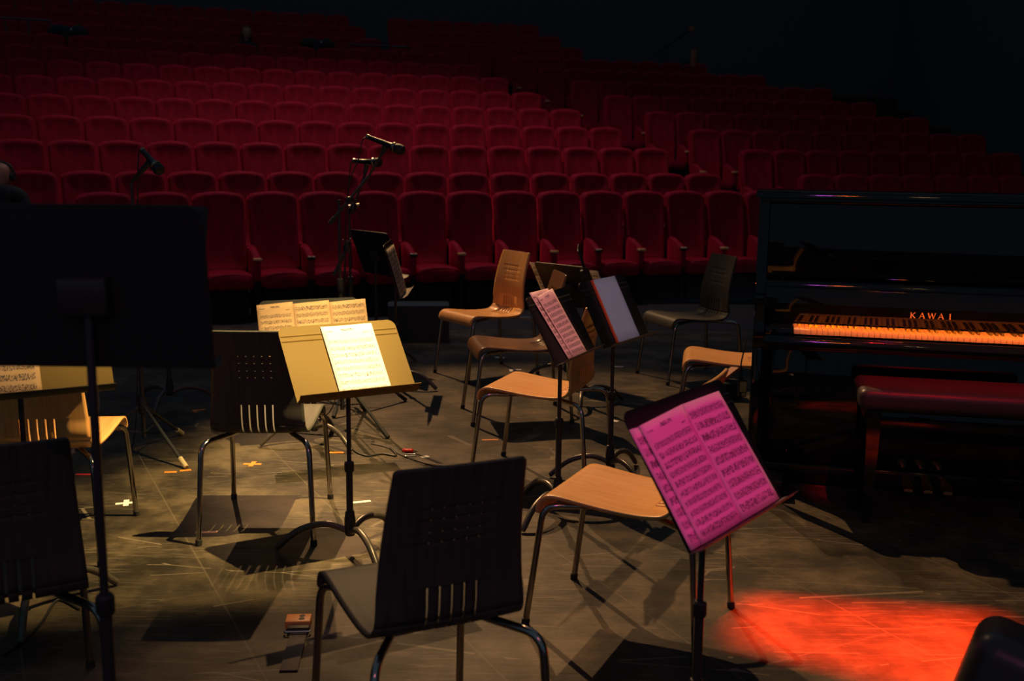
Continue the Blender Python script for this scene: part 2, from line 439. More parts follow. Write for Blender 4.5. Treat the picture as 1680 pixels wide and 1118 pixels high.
def make_arm_mesh():
    b = MB(); R = []
    for y, zt, zb, w in ((-0.38, 0.585, 0.40, 0.030), (-0.36, 0.60, 0.36, 0.034), (-0.27, 0.645, 0.34, 0.035), (-0.16, 0.685, 0.34, 0.035), (-0.08, 0.695, 0.34, 0.033), (-0.055, 0.675, 0.36, 0.026)):
        R.append([Vector((p.x + 0.256, p.y, p.z)) for p in ring_pts(w, w, zb, zt, y, 0.024, 0.01, 0.004)])
    b.loft(R); return b.mesh('armrest', M['velvet'], 60)
ME_BACK, ME_CUSH, ME_ARM = make_back_mesh(), make_cushion_mesh(), make_arm_mesh()
b = MB(); b.box((0.256, -0.375, 0.583), (0.078, 0.075, 0.026), bevel=0.008); ME_CAP = b.mesh('armrest_cap', M['plate'])
b = MB(); b.box((0.256, -0.375, 0.583), (0.074, 0.07, 0.024), bevel=0.01); ME_CAP2 = b.mesh('armrest_cap', M['riser'])
b = MB()
for dx in (-0.019, 0.019): b.lathe([(0.016, 0.594), (0.016, 0.600), (0.012, 0.602)], (0.256+dx, -0.385, 0))
ME_DISC = b.mesh('cap_discs', M['pale'])
b = MB(); b.box((0.256, -0.215, 0.28), (0.05, 0.31, 0.56), bevel=0.01); ME_PANEL = b.mesh('side_panel', M['riser'])
b = MB(); b.box((0, -0.2, 0.15), (0.36, 0.26, 0.31), bevel=0.02); ME_PED = b.mesh('pedestal', M['riser'])
ORD = ['zeroth', 'first', 'second', 'third', 'fourth', 'fifth', 'sixth', 'seventh', 'eighth', 'ninth', 'tenth', 'eleventh', 'twelfth', 'thirteenth', 'fourteenth', 'fifteenth', 'sixteenth', 'seventeenth', 'eighteenth', 'nineteenth', 'twentieth', 'twenty-first', 'twenty-second', 'twenty-third']
n_seats = 0
def seat(k, s, label, detail, aisle, parity):
    global n_seats
    n_seats += 1
    P, a = seat_pos(k, s)
    t = thing('theatre_seat', label, 'theatre seat', (P.x, P.y, P.z - SEATH), -a, 'red plush seats in the auditorium')
    link('backrest', ME_BACK, t); link('seat_cushion', ME_CUSH, t)
    if detail >= 1:
        ar = link('armrest', ME_ARM, t)
        if parity % 2: link('armrest_cap', ME_CAP, ar)
        else:
            link('armrest_cap', ME_CAP2, ar); link('cap_discs', ME_DISC, ar)
        link('side_panel', ME_PANEL, t)
    if aisle:
        for nm, me in (('armrest', ME_ARM), ('side_panel', ME_PANEL)):
            o = link(nm, me, t); o.location.x = -0.512
            if nm == 'armrest': c = link('armrest_cap', ME_CAP, o)
    link('pedestal', ME_PED, t)
# centre block: seat gaps line up with the aisle edge
row_phase = {1: -25.198, 2: -27.288, 3: -27.836, 4: -28.389, 5: -28.937}
row_end = {1: -19.06, 2: -19.62, 3: -20.21, 4: -20.75, 5: -21.33, 6: -21.86, 7: -22.41, 8: -22.93, 9: -23.47}
for k in range(1, 10):
    if k in row_phase:
        n = round((row_end[k] - row_phase[k])/APIT); end = row_phase[k] + n*APIT
    else: end = row_end[k]
    i = 0
    while True:
        s = end - (i + 0.5)*APIT
        P, _ = seat_pos(k, s, -0.1); px, py = proj(P)
        if px < -35: break
        if k == 1 and px < 150: break
        i += 1
        lab = 'red plush theatre seat, %s row from the stage, %s seat left of the aisle' % (ORD[k], ORD[i])
        seat(k, s, lab, 1 if k <= 3 else 0, False, i)
# block right of the aisle
rb_start = {2: -18.48, 3: -19.08, 4: -19.65, 5: -20.20, 6: -20.78, 7: -21.29, 8: -21.84, 9: -22.35}
rb_n = {2: 8, 3: 9, 4: 10, 5: 10, 6: 10, 7: 10, 8: 9, 9: 8}
for k in rb_start:
    for i in range(rb_n[k]):
        lab = 'red plush theatre seat, %s row from the stage, %s seat right of the aisle' % (ORD[k], ORD[i+1])
        seat(k, rb_start[k] + (i + 0.5)*APIT, lab, 1 if i < 2 else 0, i == 0, 1)
# dim upper rows beyond the cross aisle
def s_at(k, px):
    lo, hi = -45.0, -10.0
    for _ in range(50):
        m = (lo + hi)/2
        if proj(seat_pos(k, m)[0])[0] < px: lo = m
        else: hi = m
    return lo
for k, pe in ((10, 629), (11, 602), (12, 575)):
    e = s_at(k, pe); i = 0
    while True:
        s = e - (i + 0.5)*APIT
        if proj(seat_pos(k, s, -0.1)[0])[0] < -25: break
        i += 1
        seat(k, s, 'dim red theatre seat, %s upper row, %s seat left of the upper stairs' % (ORD[k-9], ORD[i]), 0, False, 1)
    e2 = s_at(k, pe + 62)
    for i in range(7):
        seat(k, e2 + (i + 0.5)*APIT, 'dim red theatre seat, %s upper row, %s seat right of the upper stairs' % (ORD[k-9], ORD[i+1]), 0, False, 1)
print('seats', n_seats)

# railings on the cross aisle
def railing(label, k, pa, pb, h, dR, posts):
    R = rowR(k) + dR; a0, a1 = s_at(k, pa)/rowR(k), s_at(k, pb)/rowR(k)
    zb = ROWZ[10] - SEATH
    P = lambda a, z: Vector((ACX + R*math.sin(a), ACY + R*math.cos(a), z))
    t = thing('railing', label, 'railing', P(a0, zb))
    off = P(a0, zb)
    b = MB(); b.tube([P(a0 + (a1-a0)*i/6, zb+h) - off for i in range(7)], 0.018); b.build('handrail', M['darktube'], t)
    for i in range(posts):
        a = a0 + (a1-a0)*i/(posts-1)
        b = MB(); b.tube([P(a, zb) - off, P(a, zb+h) - off], 0.014); b.build('post', M['darktube'], t)
railing('thin black handrail at the upper left edge of the seating', 10, -30, 80, 1.12, -0.75, 4)
railing('thin dark handrail beside the upper stairs in the middle', 10, 560, 656, 0.98, -0.75, 3)
# dark coats laid over two seats of the upper block
for px, py, lab in ((115, 47, 'black coat bundled over a seat back, upper left of the auditorium'), (523, 64, 'black coat bundled over a seat back near the upper stairs')):
    P, a = seat_pos(10, s_at(10, px))
    t = thing('coat', lab, 'coat', (P.x, P.y - 0.12, P.z - 0.16), -a, 'coats laid over upper seats')
    b = MB(); R = []
    for x, r in ((-0.33, 0.02), (-0.28, 0.08), (-0.12, 0.115), (0.05, 0.10), (0.2, 0.11), (0.3, 0.075), (0.34, 0.02)):
        R.append([Vector((x, 0.11*math.cos(q*PI/6)*(r/0.11), r*math.sin(q*PI/6)*(1.1 + 0.2*math.sin(3*x*9 + q)))) for q in range(12)])
    b.loft(R); b.build('folded_body', M['cloth'], t, 70)
    b = MB(); b.tube(bez([(-0.1, -0.1, 0.05), (-0.05, -0.13, -0.1), (0.0, -0.12, -0.22)]), [0.05]*16 + [0.03]); b.build('sleeve', M['cloth'], t)
    b = MB(); b.lathe([(0.012, 0), (0.012, 0.006)], (0.05, -0.11, 0.04), (0, -1, 0.2), 10); b.build('button', M['steel'], t)

# ------------------------------------------------------------------ chairs
PROFC = [(0.232, 0.366), (0.231, 0.388), (0.222, 0.412), (0.200, 0.4265), (0.165, 0.4275), (0.10, 0.420), (0.02, 0.411), (-0.06, 0.406), (-0.12, 0.407),
         (-0.160, 0.413), (-0.188, 0.432), (-0.202, 0.465), (-0.206, 0.52), (-0.212, 0.60), (-0.228, 0.68), (-0.250, 0.76), (-0.268, 0.817)]
def shell_profile():
    pts = bez([(0, y, z) for y, z in PROFC], 24); L = [0.0]
    for a, c in zip(pts, pts[1:]): L.append(L[-1] + (c-a).length)
    return pts, L
PRP, PRL = shell_profile()
def prof_at(l):
    import bisect
    i = min(max(bisect.bisect_left(PRL, l), 1), len(PRL)-1); u = (l - PRL[i-1])/max(PRL[i]-PRL[i-1], 1e-9)
    return PRP[i-1].lerp(PRP[i], u)
def l_of_z(z):   # on the back
    for p, l in zip(PRP, PRL):
        if p.y < -0.19 and p.z >= z: return l
def l_of_y(y):   # on the seat
    for p, l in zip(PRP, PRL):
        if p.z < 0.43 and p.y <= y and l > 0.1: return l
LT = PRL[-1]; LB = l_of_z(0.447); SL0, SL1 = l_of_y(-0.105), l_of_z(0.525)
HR = [l_of_z(z) for z in (0.631, 0.660, 0.688, 0.716)]
def half_w(l):
    f = l/LT
    w = 0.198 - 0.012*min(f/0.45, 1) if f < 0.45 else 0.186 - 0.034*(f-0.45)/0.55
    for e, r in ((l, 0.022), (LT - l, 0.010)):
        if e < r: w -= r - math.sqrt(max(r*r - (r-e)**2, 0))
    return w
def shell_meshes(m):
    rows = set([0, 0.002, 0.005, 0.010, 0.016, 0.022, LT, LT-0.0015, LT-0.004, LT-0.007, LT-0.010, LB, SL0, SL1])
    x = 0.03
    while x < LT - 0.012: rows.add(x); x += 0.0115
    for h in HR: rows.update((h-0.0032, h+0.0032))
    rows = sorted(rows); rr = [rows[0]]
    key = {0, LT, LB, SL0, SL1} | {h+d for h in HR for d in (-0.0032, 0.0032)}
    for r in rows[1:]:
        if r - rr[-1] < 0.0013:
            if r in key: rr[-1] = r
            continue
        rr.append(r)
    inner = []
    for i in range(-2, 3): inner += [i*0.0295-0.0036, i*0.0295+0.0036]
    out = {}
    for nm, lo, hi in (('seat', 0, LB), ('backrest', LB, LT)):
        R = [r for r in rr if lo-1e-9 <= r <= hi+1e-9]
        bm = bmesh.new(); grid = []
        for l in R:
            p = prof_at(l); hw = half_w(l)
            xs = [-hw, -hw+0.012, -0.115] + inner + [0.115, hw-0.012, hw]
            grid.append([bm.verts.new((x, p.y + (0.0 if nm == 'seat' else 0.010*((x/0.17)**2)), p.z - (0.006*math.cos(min(abs(x)/0.19, 1)*PI/2) if nm == 'seat' and 0.08 < l else 0))) for x in xs])
        if nm == 'seat': seam = [v.co.copy() for v in grid[-1]]
        else:
            for v, c in zip(grid[0], seam): v.co = c
            for j, g in enumerate(grid[1:6]):
                for v, c in zip(g, seam): v.co.y = v.co.y - (0.010*((v.co.x/0.17)**2))*(1 - (j+1)/6)
        for i in range(len(R)-1):
            mid = (R[i] + R[i+1])/2
            for j in range(len(grid[0])-1):
                xm = (grid[i][j].co.x + grid[i][j+1].co.x)/2
                hole = False
                if 3 <= j <= 11 and (j-3) % 2 == 0:
                    if SL0 < mid < SL1: hole = True
                    if any(abs(mid-h) < 0.0032 for h in HR): hole = True
                if not hole: bm.faces.new((grid[i][j], grid[i][j+1], grid[i+1][j+1], grid[i+1][j]))
        bmesh.ops.delete(bm, geom=[v for v in bm.verts if not v.link_faces], context='VERTS')
        bmesh.ops.recalc_face_normals(bm, faces=bm.faces)
        me = bpy.data.meshes.new(nm); bm.to_mesh(me); bm.free(); me.materials.append(m)
        for p in me.polygons: p.use_smooth = True
        out[nm] = me
    return out
SHELLS = {}
def leg_pts(sx, front):
    if front:
        P = [(sx*0.206, 0.262, 0.0), (sx*0.192, 0.212, 0.398), (sx*0.135, 0.10, 0.396)]
    else:
        P = [(sx*0.216, -0.294, 0.0), (sx*0.200, -0.262, 0.388), (sx*0.12, -0.13, 0.390)]
    return fillet(P, 0.05, 6)
LEGM = {}
for sx in (-1, 1):
    for fr in (0, 1):
        b = MB(); b.tube(leg_pts(sx, fr), 0.0105, 12); LEGM[sx, fr, 'leg'] = b.mesh('leg', M['chrome'])
        P = leg_pts(sx, fr); d = (P[1]-P[0]).normalized()
        b = MB(); b.tube([P[0], P[0] + d*0.022], 0.013, 12); LEGM[sx, fr, 'g'] = b.mesh('foot_glide', M['rubber'])
RAILM = {}
for sx in (-1, 1):
    b = MB(); b.tube(bez([leg_pts(sx, 1)[-1], (sx*0.085, 0.03, 0.393), (sx*0.085, -0.05, 0.391), leg_pts(sx, 0)[-1]]), 0.0105, 12)
    RAILM[sx] = b.mesh('seat_rail', M['chrome'])
def chair(loc, yaw, wood, label):
    t = thing('stage_chair', label, 'chair', (loc[0], loc[1], 0.0), yaw, 'shell chairs set out on the stage')
    if wood not in SHELLS: SHELLS[wood] = shell_meshes(M[wood])
    for nm in ('seat', 'backrest'):
        o = link(nm, SHELLS[wood][nm], t)
        so = o.modifiers.new('thickness', 'SOLIDIFY'); so.thickness = 0.0105; so.offset = 0.0
    for sx in (-1, 1):
        for fr in (1, 0):
            l = link('leg', LEGM[sx, fr, 'leg'], t); link('foot_glide', LEGM[sx, fr, 'g'], l)
        link('seat_rail', RAILM[sx], t)
    return t
chair((-0.213, 2.435), 0.431, 'blackwood', 'black shell chair in the front centre, its slotted back to the camera')
chair((0.377, 3.248), 1.132, 'beech', 'orange wooden shell chair half hidden behind the stand with magenta sheets')
chair((0.134, 4.798), 1.202, 'beech', 'light wooden shell chair facing left, behind the stand with pink sheets')
chair((0.011, 5.904), 1.753, 'walnut', 'brown shell chair facing left, between two light wooden chairs')
chair((-0.188, 7.063), 2.191, 'beech', 'wooden shell chair with perforated back, farthest of the middle chairs')
chair((1.178, 7.046), 1.955, 'blackwood', 'dark shell chair with slotted back, standing beyond the light chair near the piano')
chair((1.15, 5.57), 1.40, 'beech', 'light wooden shell chair partly hidden behind the left end of the piano')
chair((-0.968, 4.125), 0.037, 'blackwood', 'black shell chair with perforated back, left of the brightly lit music stand')
chair((-1.70, 3.87), 0.10, 'beech', 'wooden shell chair at the left with a golden lit seat corner')
chair((-1.268, 2.532), 0.47, 'blackwood', 'dark shell chair at the lower left edge, its back to the camera')

# ------------------------------------------------------------------ music stands
def desk_matrix(x, y, z, a, tilt):
    N = Vector((math.sin(a), -math.cos(a), 0)); wv = Vector((math.cos(a), math.sin(a), 0))
    u = -N*math.sin(tilt) + Vector((0, 0, math.cos(tilt))); n = wv.cross(u)   # n points to the player
    m = Matrix.Identity(4)
    for i in range(3): m[i][0], m[i][1], m[i][2], m[i][3] = wv[i], u[i], n[i], (x, y, z)[i]
    return m, N, u, n
def plate_poly(W, L, r, n=5):
    pts = [(-W/2, 0), (W/2, 0)]
    for cx, a0 in ((W/2-r, 0), (-W/2+r, PI/2)):
        for i in range(n+1):
            a = a0 + PI/2*i/n; pts.append((cx + r*math.cos(a), L-r + r*math.sin(a)))
    return pts
def music_stand(x, y, z, a, tilt, W, label, desk='desk', lip='desk', leg0=0.0, low=0.42, legs='greytube', height=None):
    """desk bottom-centre at x,y,z"""
    L = 0.69*W
    m, N, u, n = desk_matrix(x, y, z, a, tilt)
    base = Vector((x, y, 0)) - N*math.sin(tilt)*L*0.5; base.z = 0
    t = thing('music_stand', label, 'music stand', base, 0.0, 'music stands on the stage')
    inv = Matrix.Translation(-base)
    T = lambda p: inv @ (m @ Vector(p))
    b = MB(); b.prism(plate_poly(W, L, 0.03), -0.0015, 0.0015, lambda p, q, d: T((p, q, d)))
    dk = b.build('desk', M[desk], t, 30)
    b = MB()                                              # two folded stiffening ridges near the top
    for q in (0.80, 0.87):
        b.prism([(-0.005, 0.001), (0.0, 0.0042), (0.005, 0.001)], -W/2+0.004, W/2-0.004, lambda p, h, d: T((d, q*L + p, h)))
    b.build('stiffening_rib', M[desk], dk, 30)
    b = MB()                                              # bent-up shelf
    prof = [(-0.002, 0.0), (-0.006, 0.03), (0.0, 0.052), (0.0025, 0.052), (-0.0035, 0.03), (0.0008, 0.0)]
    b.prism(prof, -W/2, W/2, lambda p, q, d: T((d, p, q)))
    b.build('shelf', M[lip], t, 30)
    # bracket and pole
    top = T((0, L*0.46, -0.03))
    b = MB(); b.box((0, 0, 0), (0.09, 0.07, 0.028), bevel=0.006)
    mm = m.copy(); mm.translation = Vector((0, 0, 0))
    for v in b.bm.verts: v.co = (mm @ v.co) + T((0, L*0.46, -0.015))
    b.build('tilt_bracket', M['darktube'], t)
    b = MB(); b.tube([(0, 0, low-0.1), (0, 0, top.z)], 0.0085, 12); b.build('upper_pole', M['darktube'], t)
    b = MB(); b.tube([(0, 0, 0.075), (0, 0, low)], 0.0125, 14); b.build('lower_pole', M['darktube'], t)
    b = MB(); b.lathe([(0.015, low-0.03), (0.018, low-0.025), (0.018, low+0.005), (0.013, low+0.012)]); b.build('height_collar', M['rubber'], t)
    b = MB(); b.lathe([(0.016, 0.065), (0.021, 0.075), (0.021, 0.125), (0.016, 0.16), (0.013, 0.162)]); b.build('hub', M['rubber'], t)
    for i in range(3):
        q = leg0 + i*2*PI/3; c, s = math.cos(q), math.sin(q)
        b = MB(); b.tube([Vector((c*r, s*r, h)) for r, h, _ in [(p.x, p.z, 0) for p in bez([(0.012, 0, 0.085), (0.09, 0, 0.108), (0.19, 0, 0.082), (0.275, 0, 0.012)], 6)]], [0.0125]*18 + [0.011], 12)
        l = b.build('leg', M[legs], t)
    return t, m, W, L
def page(parent, name, m, W, corners, matl, off=0.0068, curl=0.0, sag=0.0):
    """sheet lying on a desk; corners (bl, br, tr, tl) in desk coordinates"""
    b = MB(); bl, br, tr, tl = [Vector((c[0], c[1], 0)) for c in corners]; nx, ny = 8, 10
    uvs = {}
    g = []
    org = parent.location
    for j in range(ny+1):
        v = j/ny; row = []
        for i in range(nx+1):
            uu = i/nx; p = bl.lerp(br, uu).lerp(tl.lerp(tr, uu), v)
            p.z = off + curl*(v**3) + sag*math.sin(PI*uu)*0.5 + 0.0015*math.sin(uu*5+v*3)
            q = b.bm.verts.new((m @ p) - org); row.append(q); uvs[q] = (uu, v)
        g.append(row)
    for j in range(ny):
        for i in range(nx): b.bm.faces.new((g[j][i], g[j][i+1], g[j+1][i+1], g[j+1][i]))
    uvl = b.bm.loops.layers.uv.new('UVMap')
    for f in b.bm.faces:
        f.smooth = True
        for lp in f.loops: lp[uvl].uv = uvs[lp.vert]
    me = bpy.data.meshes.new(name); b.bm.to_mesh(me); b.bm.free(); me.materials.append(matl)
    o = link(name, me, parent)
    so = o.modifiers.new('thickness', 'SOLIDIFY'); so.thickness = 0.0006; so.offset = -1
    return o
def sheets(m, label, cat='sheet music'):
    return thing('sheet_music', label, cat, m.translation, 0.0, 'sheet music on the stands')

# brightly lit stand in the middle left
t, m, W, L = music_stand(-0.541, 3.689, 0.615, 0.526, 0.733, 0.453, 'music stand with golden lit desk holding one white sheet', 'desk_lit', 'desk_lit', PI, 0.34)
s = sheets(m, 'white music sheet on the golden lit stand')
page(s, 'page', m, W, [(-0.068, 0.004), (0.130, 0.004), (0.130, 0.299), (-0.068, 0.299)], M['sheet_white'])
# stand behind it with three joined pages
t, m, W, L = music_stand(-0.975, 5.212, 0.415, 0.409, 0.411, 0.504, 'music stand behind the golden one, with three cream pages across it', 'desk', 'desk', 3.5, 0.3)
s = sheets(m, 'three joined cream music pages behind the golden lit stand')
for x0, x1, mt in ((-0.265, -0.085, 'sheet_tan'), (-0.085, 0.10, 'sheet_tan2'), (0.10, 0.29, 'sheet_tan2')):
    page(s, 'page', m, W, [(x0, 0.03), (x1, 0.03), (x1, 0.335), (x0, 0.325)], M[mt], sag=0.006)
# magenta stand in front
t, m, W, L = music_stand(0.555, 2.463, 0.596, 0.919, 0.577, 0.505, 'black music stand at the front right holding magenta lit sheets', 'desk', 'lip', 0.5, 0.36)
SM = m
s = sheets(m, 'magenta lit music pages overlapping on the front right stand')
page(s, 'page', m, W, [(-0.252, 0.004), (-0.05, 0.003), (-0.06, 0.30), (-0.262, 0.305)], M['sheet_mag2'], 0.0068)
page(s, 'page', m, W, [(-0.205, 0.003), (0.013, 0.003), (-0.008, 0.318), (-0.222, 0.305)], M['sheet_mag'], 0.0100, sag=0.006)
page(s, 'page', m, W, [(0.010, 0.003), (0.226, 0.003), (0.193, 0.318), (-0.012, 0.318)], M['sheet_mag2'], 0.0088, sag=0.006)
# pink sheet stand
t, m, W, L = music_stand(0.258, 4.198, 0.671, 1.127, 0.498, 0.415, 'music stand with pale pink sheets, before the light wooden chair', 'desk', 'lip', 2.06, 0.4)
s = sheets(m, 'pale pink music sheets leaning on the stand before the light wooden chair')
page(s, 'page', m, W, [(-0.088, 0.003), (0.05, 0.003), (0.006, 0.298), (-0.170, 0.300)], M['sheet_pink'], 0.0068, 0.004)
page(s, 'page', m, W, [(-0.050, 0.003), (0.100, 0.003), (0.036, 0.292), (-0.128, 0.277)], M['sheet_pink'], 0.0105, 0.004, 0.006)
SPINK = m
# blue folder stand
t, m, W, L = music_stand(0.515, 4.684, 0.650, 1.006, 0.475, 0.444, 'music stand with a blue grey folder, right of the pink sheets', 'desk', 'lip', 5.2, 0.4)
SBLUE = m
f = thing('folder', 'blue grey folder with an orange red edge on a music stand', 'folder', m.translation)
def slab(name, x0, x1, y0, y1, d0, d1, matl, parent, bev=0.0):
    b = MB(); b.prism([(x0, y0), (x1, y0), (x1, y1), (x0, y1)], d0, d1, lambda p, q, d: (m @ Vector((p, q, d))) - m.translation)
    return b.build(name, matl, parent, 30)
slab('cover', -0.098, 0.112, 0.002, 0.305, 0.0055, 0.011, M['blue'], f)
slab('spine', -0.110, -0.0985, 0.002, 0.305, 0.0048, 0.0125, M['spine'], f)
slab('inner_pages', -0.094, 0.106, 0.003, 0.300, 0.0044, 0.0054, M['t_white'], f)
# left stand with cream sheet, mostly hidden by the big black desk
t, m, W, L = music_stand(-1.485, 3.16, 0.722, 0.523, 0.54, 0.53, 'music stand at the left edge, its cream pages seen below the big black desk', 'desk_lit', 'desk', 0.8, 0.4)
s = sheets(m, 'cream music pages on the stand at the left edge')
page(s, 'page', m, W, [(-0.145, 0.004), (0.055, 0.004), (0.055, 0.30), (-0.145, 0.30)], M['sheet_tan2'])
# big black desk, back to the camera
music_stand(-0.775, 1.95, 1.072, PI + 0.0, 0.16, 0.445, 'big black music stand filling the left foreground, back of its desk to the camera', 'desk', 'desk', 0.9, 0.62)
# hidden stand behind it
music_stand(-1.975, 5.95, 0.85, 0.05, 0.45, 0.49, 'dark music stand mostly hidden behind the big black desk', 'desk', 'desk', 0.5, 0.5)
# pair by the microphone stand
t, m, W, L = music_stand(-0.907, 7.44, 0.618, 2.274, 0.38, 0.49, 'black music stand turned away, just right of the microphone stand', 'desk', 'lip', 0.2, 0.4)
t, m, W, L = music_stand(-0.685, 6.597, 0.603, 1.58, 0.284, 0.48, 'music stand seen edge-on with pages, in front of the turned away one', 'desk', 'lip', -0.3, 0.4)
s = sheets(m, 'pages seen edge-on on the stand below the microphones')
page(s, 'page', m, W, [(-0.21, 0.003), (-0.005, 0.003), (-0.005, 0.30), (-0.21, 0.30)], M['sheet_plain'], 0.0068, 0.0, 0.01)
page(s, 'page', m, W, [(0.0, 0.003), (0.20, 0.003), (0.20, 0.30), (0.0, 0.30)], M['sheet_plain'], 0.0068, 0.0, 0.01)
# stand turned away behind the pink sheets, with papers showing either side
t, m, W, L = music_stand(0.42, 6.90, 0.50, 2.36, 0.55, 0.47, 'low music stand turned away, behind the pink sheet stand', 'desk', 'lip', 0.9, 0.3)
s = sheets(m, 'cream pages sticking out either side of the turned away stand')
page(s, 'page', m, W, [(-0.30, 0.004), (-0.09, 0.004), (-0.09, 0.30), (-0.30, 0.30)], M['sheet_plain'])
page(s, 'page', m, W, [(0.09, 0.004), (0.285, 0.004), (0.285, 0.31), (0.09, 0.31)], M['sheet_plain'])
# edge-on stand left of the blue folder
music_stand(0.47, 6.18, 0.64, 1.50, 0.30, 0.46, 'black music stand seen edge-on, left of the blue folder', 'desk', 'desk', 2.5, 0.4)

# ------------------------------------------------------------------ microphones
def microphone(tail, head, label):
    tail, head = Vector(tail), Vector(head); d = (head-tail).normalized(); Ln = (head-tail).length
    t = thing('microphone', label, 'microphone', tail)
    b = MB(); b.lathe([(0.009, 0), (0.012, 0.01), (0.0135, Ln*0.4), (0.017, Ln*0.68), (0.021, Ln*0.72)], (0, 0, 0), d); b.build('body', M['micbody'], t)
    b = MB(); b.lathe([(0.010, -0.004), (0.0135, 0.0), (0.0135, 0.012), (0.011, 0.014)], (0, 0, 0), d); b.build('connector_ring', M['micsilver'], t)
    b = MB(); b.lathe([(0.022, Ln*0.715), (0.0255, Ln*0.73), (0.0255, Ln*0.77), (0.022, Ln*0.79)], (0, 0, 0), d); b.build('grille_ring', M['micsilver'], t)
    b = MB(); b.lathe([(0.021, Ln*0.78), (0.026, Ln*0.84), (0.0275, Ln*0.92), (0.023, Ln*1.0), (0.012, Ln*1.035), (0.002, Ln*1.04)], (0, 0, 0), d); b.build('grille', M['grille'], t)
    return t
def mic_stand(base, top, label, leg0=0.3, hub_h=0.30, leg_r=0.33, tip='rubber', boom=None, tops=None):
    base = Vector(base); t = thing('microphone_stand', label, 'microphone stand', base, 0, 'microphone stands')
    h = top - base.z
    b = MB(); b.tube([(0, 0, hub_h*0.35), (0, 0, h*0.62)], 0.011, 12); b.build('lower_pole', M['darktube'], t)
    b = MB(); b.tube([(0, 0, h*0.58), (0, 0, h)], 0.0075, 12); b.build('upper_pole', M['darktube'], t)
    b = MB(); b.lathe([(0.014, h*0.60), (0.018, h*0.605), (0.018, h*0.65), (0.012, h*0.66)]); b.build('clutch', M['rubber'], t)
    b = MB(); b.lathe([(0.015, hub_h-0.04), (0.022, hub_h-0.03), (0.022, hub_h+0.03), (0.014, hub_h+0.05)]); b.build('hub', M['rubber'], t)
    for i in range(3):
        q = leg0 + i*2*PI/3; c, s = math.cos(q), math.sin(q)
        p0, p1 = Vector((0.015*c, 0.015*s, hub_h)), Vector((leg_r*c, leg_r*s, 0.012))
        b = MB(); b.tube([p0, p1], 0.0085, 10); l = b.build('leg', M['darktube'], t)
        b = MB(); b.tube([p1.lerp(p0, 0.13), p1.lerp(p0, -0.02)], 0.0125, 10); b.build('rubber_tip', M[tip], l)
        b = MB(); b.tube([p0.lerp(p1, 0.45), Vector((0.012*c, 0.012*s, hub_h*0.45))], 0.004, 8); b.build('brace', M['darktube'], l)
    return t
# single microphone on the left
B1 = ground(238, 745)
mt = at(233, 246, B1.y - 0.03); mh = at(263, 281, B1.y - 0.13)
st = mic_stand((B1.x, B1.y, 0), at(240, 300, B1.y).z, 'straight black microphone stand behind the big black desk at the left', -0.72, 0.24, 0.36, 'tip')
b = MB(); b.tube([Vector((0, 0, at(240, 300, B1.y).z)), at(246, 265, B1.y-0.05) - B1], [0.0075, 0.016], 12); b.build('microphone_clip', M['rubber'], st)
microphone(mt, mh, 'dark vocal microphone pointing down right, against the left seats')
b = MB(); b.tube(bez([mt, at(228, 250, B1.y), at(226.5, 275, B1.y), at(226, 340, B1.y+0.05), at(226, 480, B1.y+0.07), Vector((B1.x-0.09, B1.y+0.09, 0.02)), Vector((B1.x-0.30, B1.y+0.22, 0.006))]), 0.0032, 8)
tag(b.build('microphone_cable', M['cable']), 'thin black cable hanging from the left vocal microphone', 'cable')
# boom stand with the upper microphone
B2 = ground(562, 700)
Yb = B2.y
piv = at(574, 328, Yb)
st = mic_stand((B2.x, B2.y, 0), piv.z, 'black boom microphone stand in the middle, carrying the higher microphone', -0.72, 0.27, 0.36)
b = MB(); b.tube([at(541, 367, Yb) - B2, at(606, 288, Yb) - B2], 0.0085, 10); b.tube([at(606, 288, Yb) - B2, at(628, 250, Yb-0.02) - B2], 0.0065, 10); b.build('boom_arm', M['darktube'], st)
b = MB(); b.tube([at(541, 367, Yb) - B2, at(549, 357, Yb) - B2], 0.013, 10); b.build('counterweight', M['rubber'], st)
b = MB(); b.lathe([(0.016, -0.03), (0.02, -0.02), (0.02, 0.02), (0.016, 0.03)], piv - B2, (0, 1, 0)); b.build('boom_clamp', M['micbody'], st)
b = MB(); b.tube([at(627, 254, Yb-0.02) - B2, at(632, 240, Yb-0.03) - B2], [0.008, 0.017], 12); b.build('microphone_clip', M['rubber'], st)
m1 = microphone(at(602, 224, Yb+0.02), at(661, 247, Yb-0.06), 'upper of the two boom microphones, tilted down to the right')
b = MB(); b.tube(bez([at(602, 224, Yb+0.02), at(594, 232, Yb), at(588, 262, Yb), at(576, 290, Yb), at(571, 318, Yb+0.04), at(569, 345, Yb+0.06), at(566, 420, Yb+0.08), at(563, 500, Yb+0.09), at(562, 600, Yb+0.10), Vector((B2.x-0.09, B2.y+0.11, 0.05)), Vector((B2.x-0.25, B2.y+0.2, 0.006))]), 0.0032, 8)
tag(b.build('microphone_cable', M['cable']), 'thin cable looping down from the upper boom microphone', 'cable')
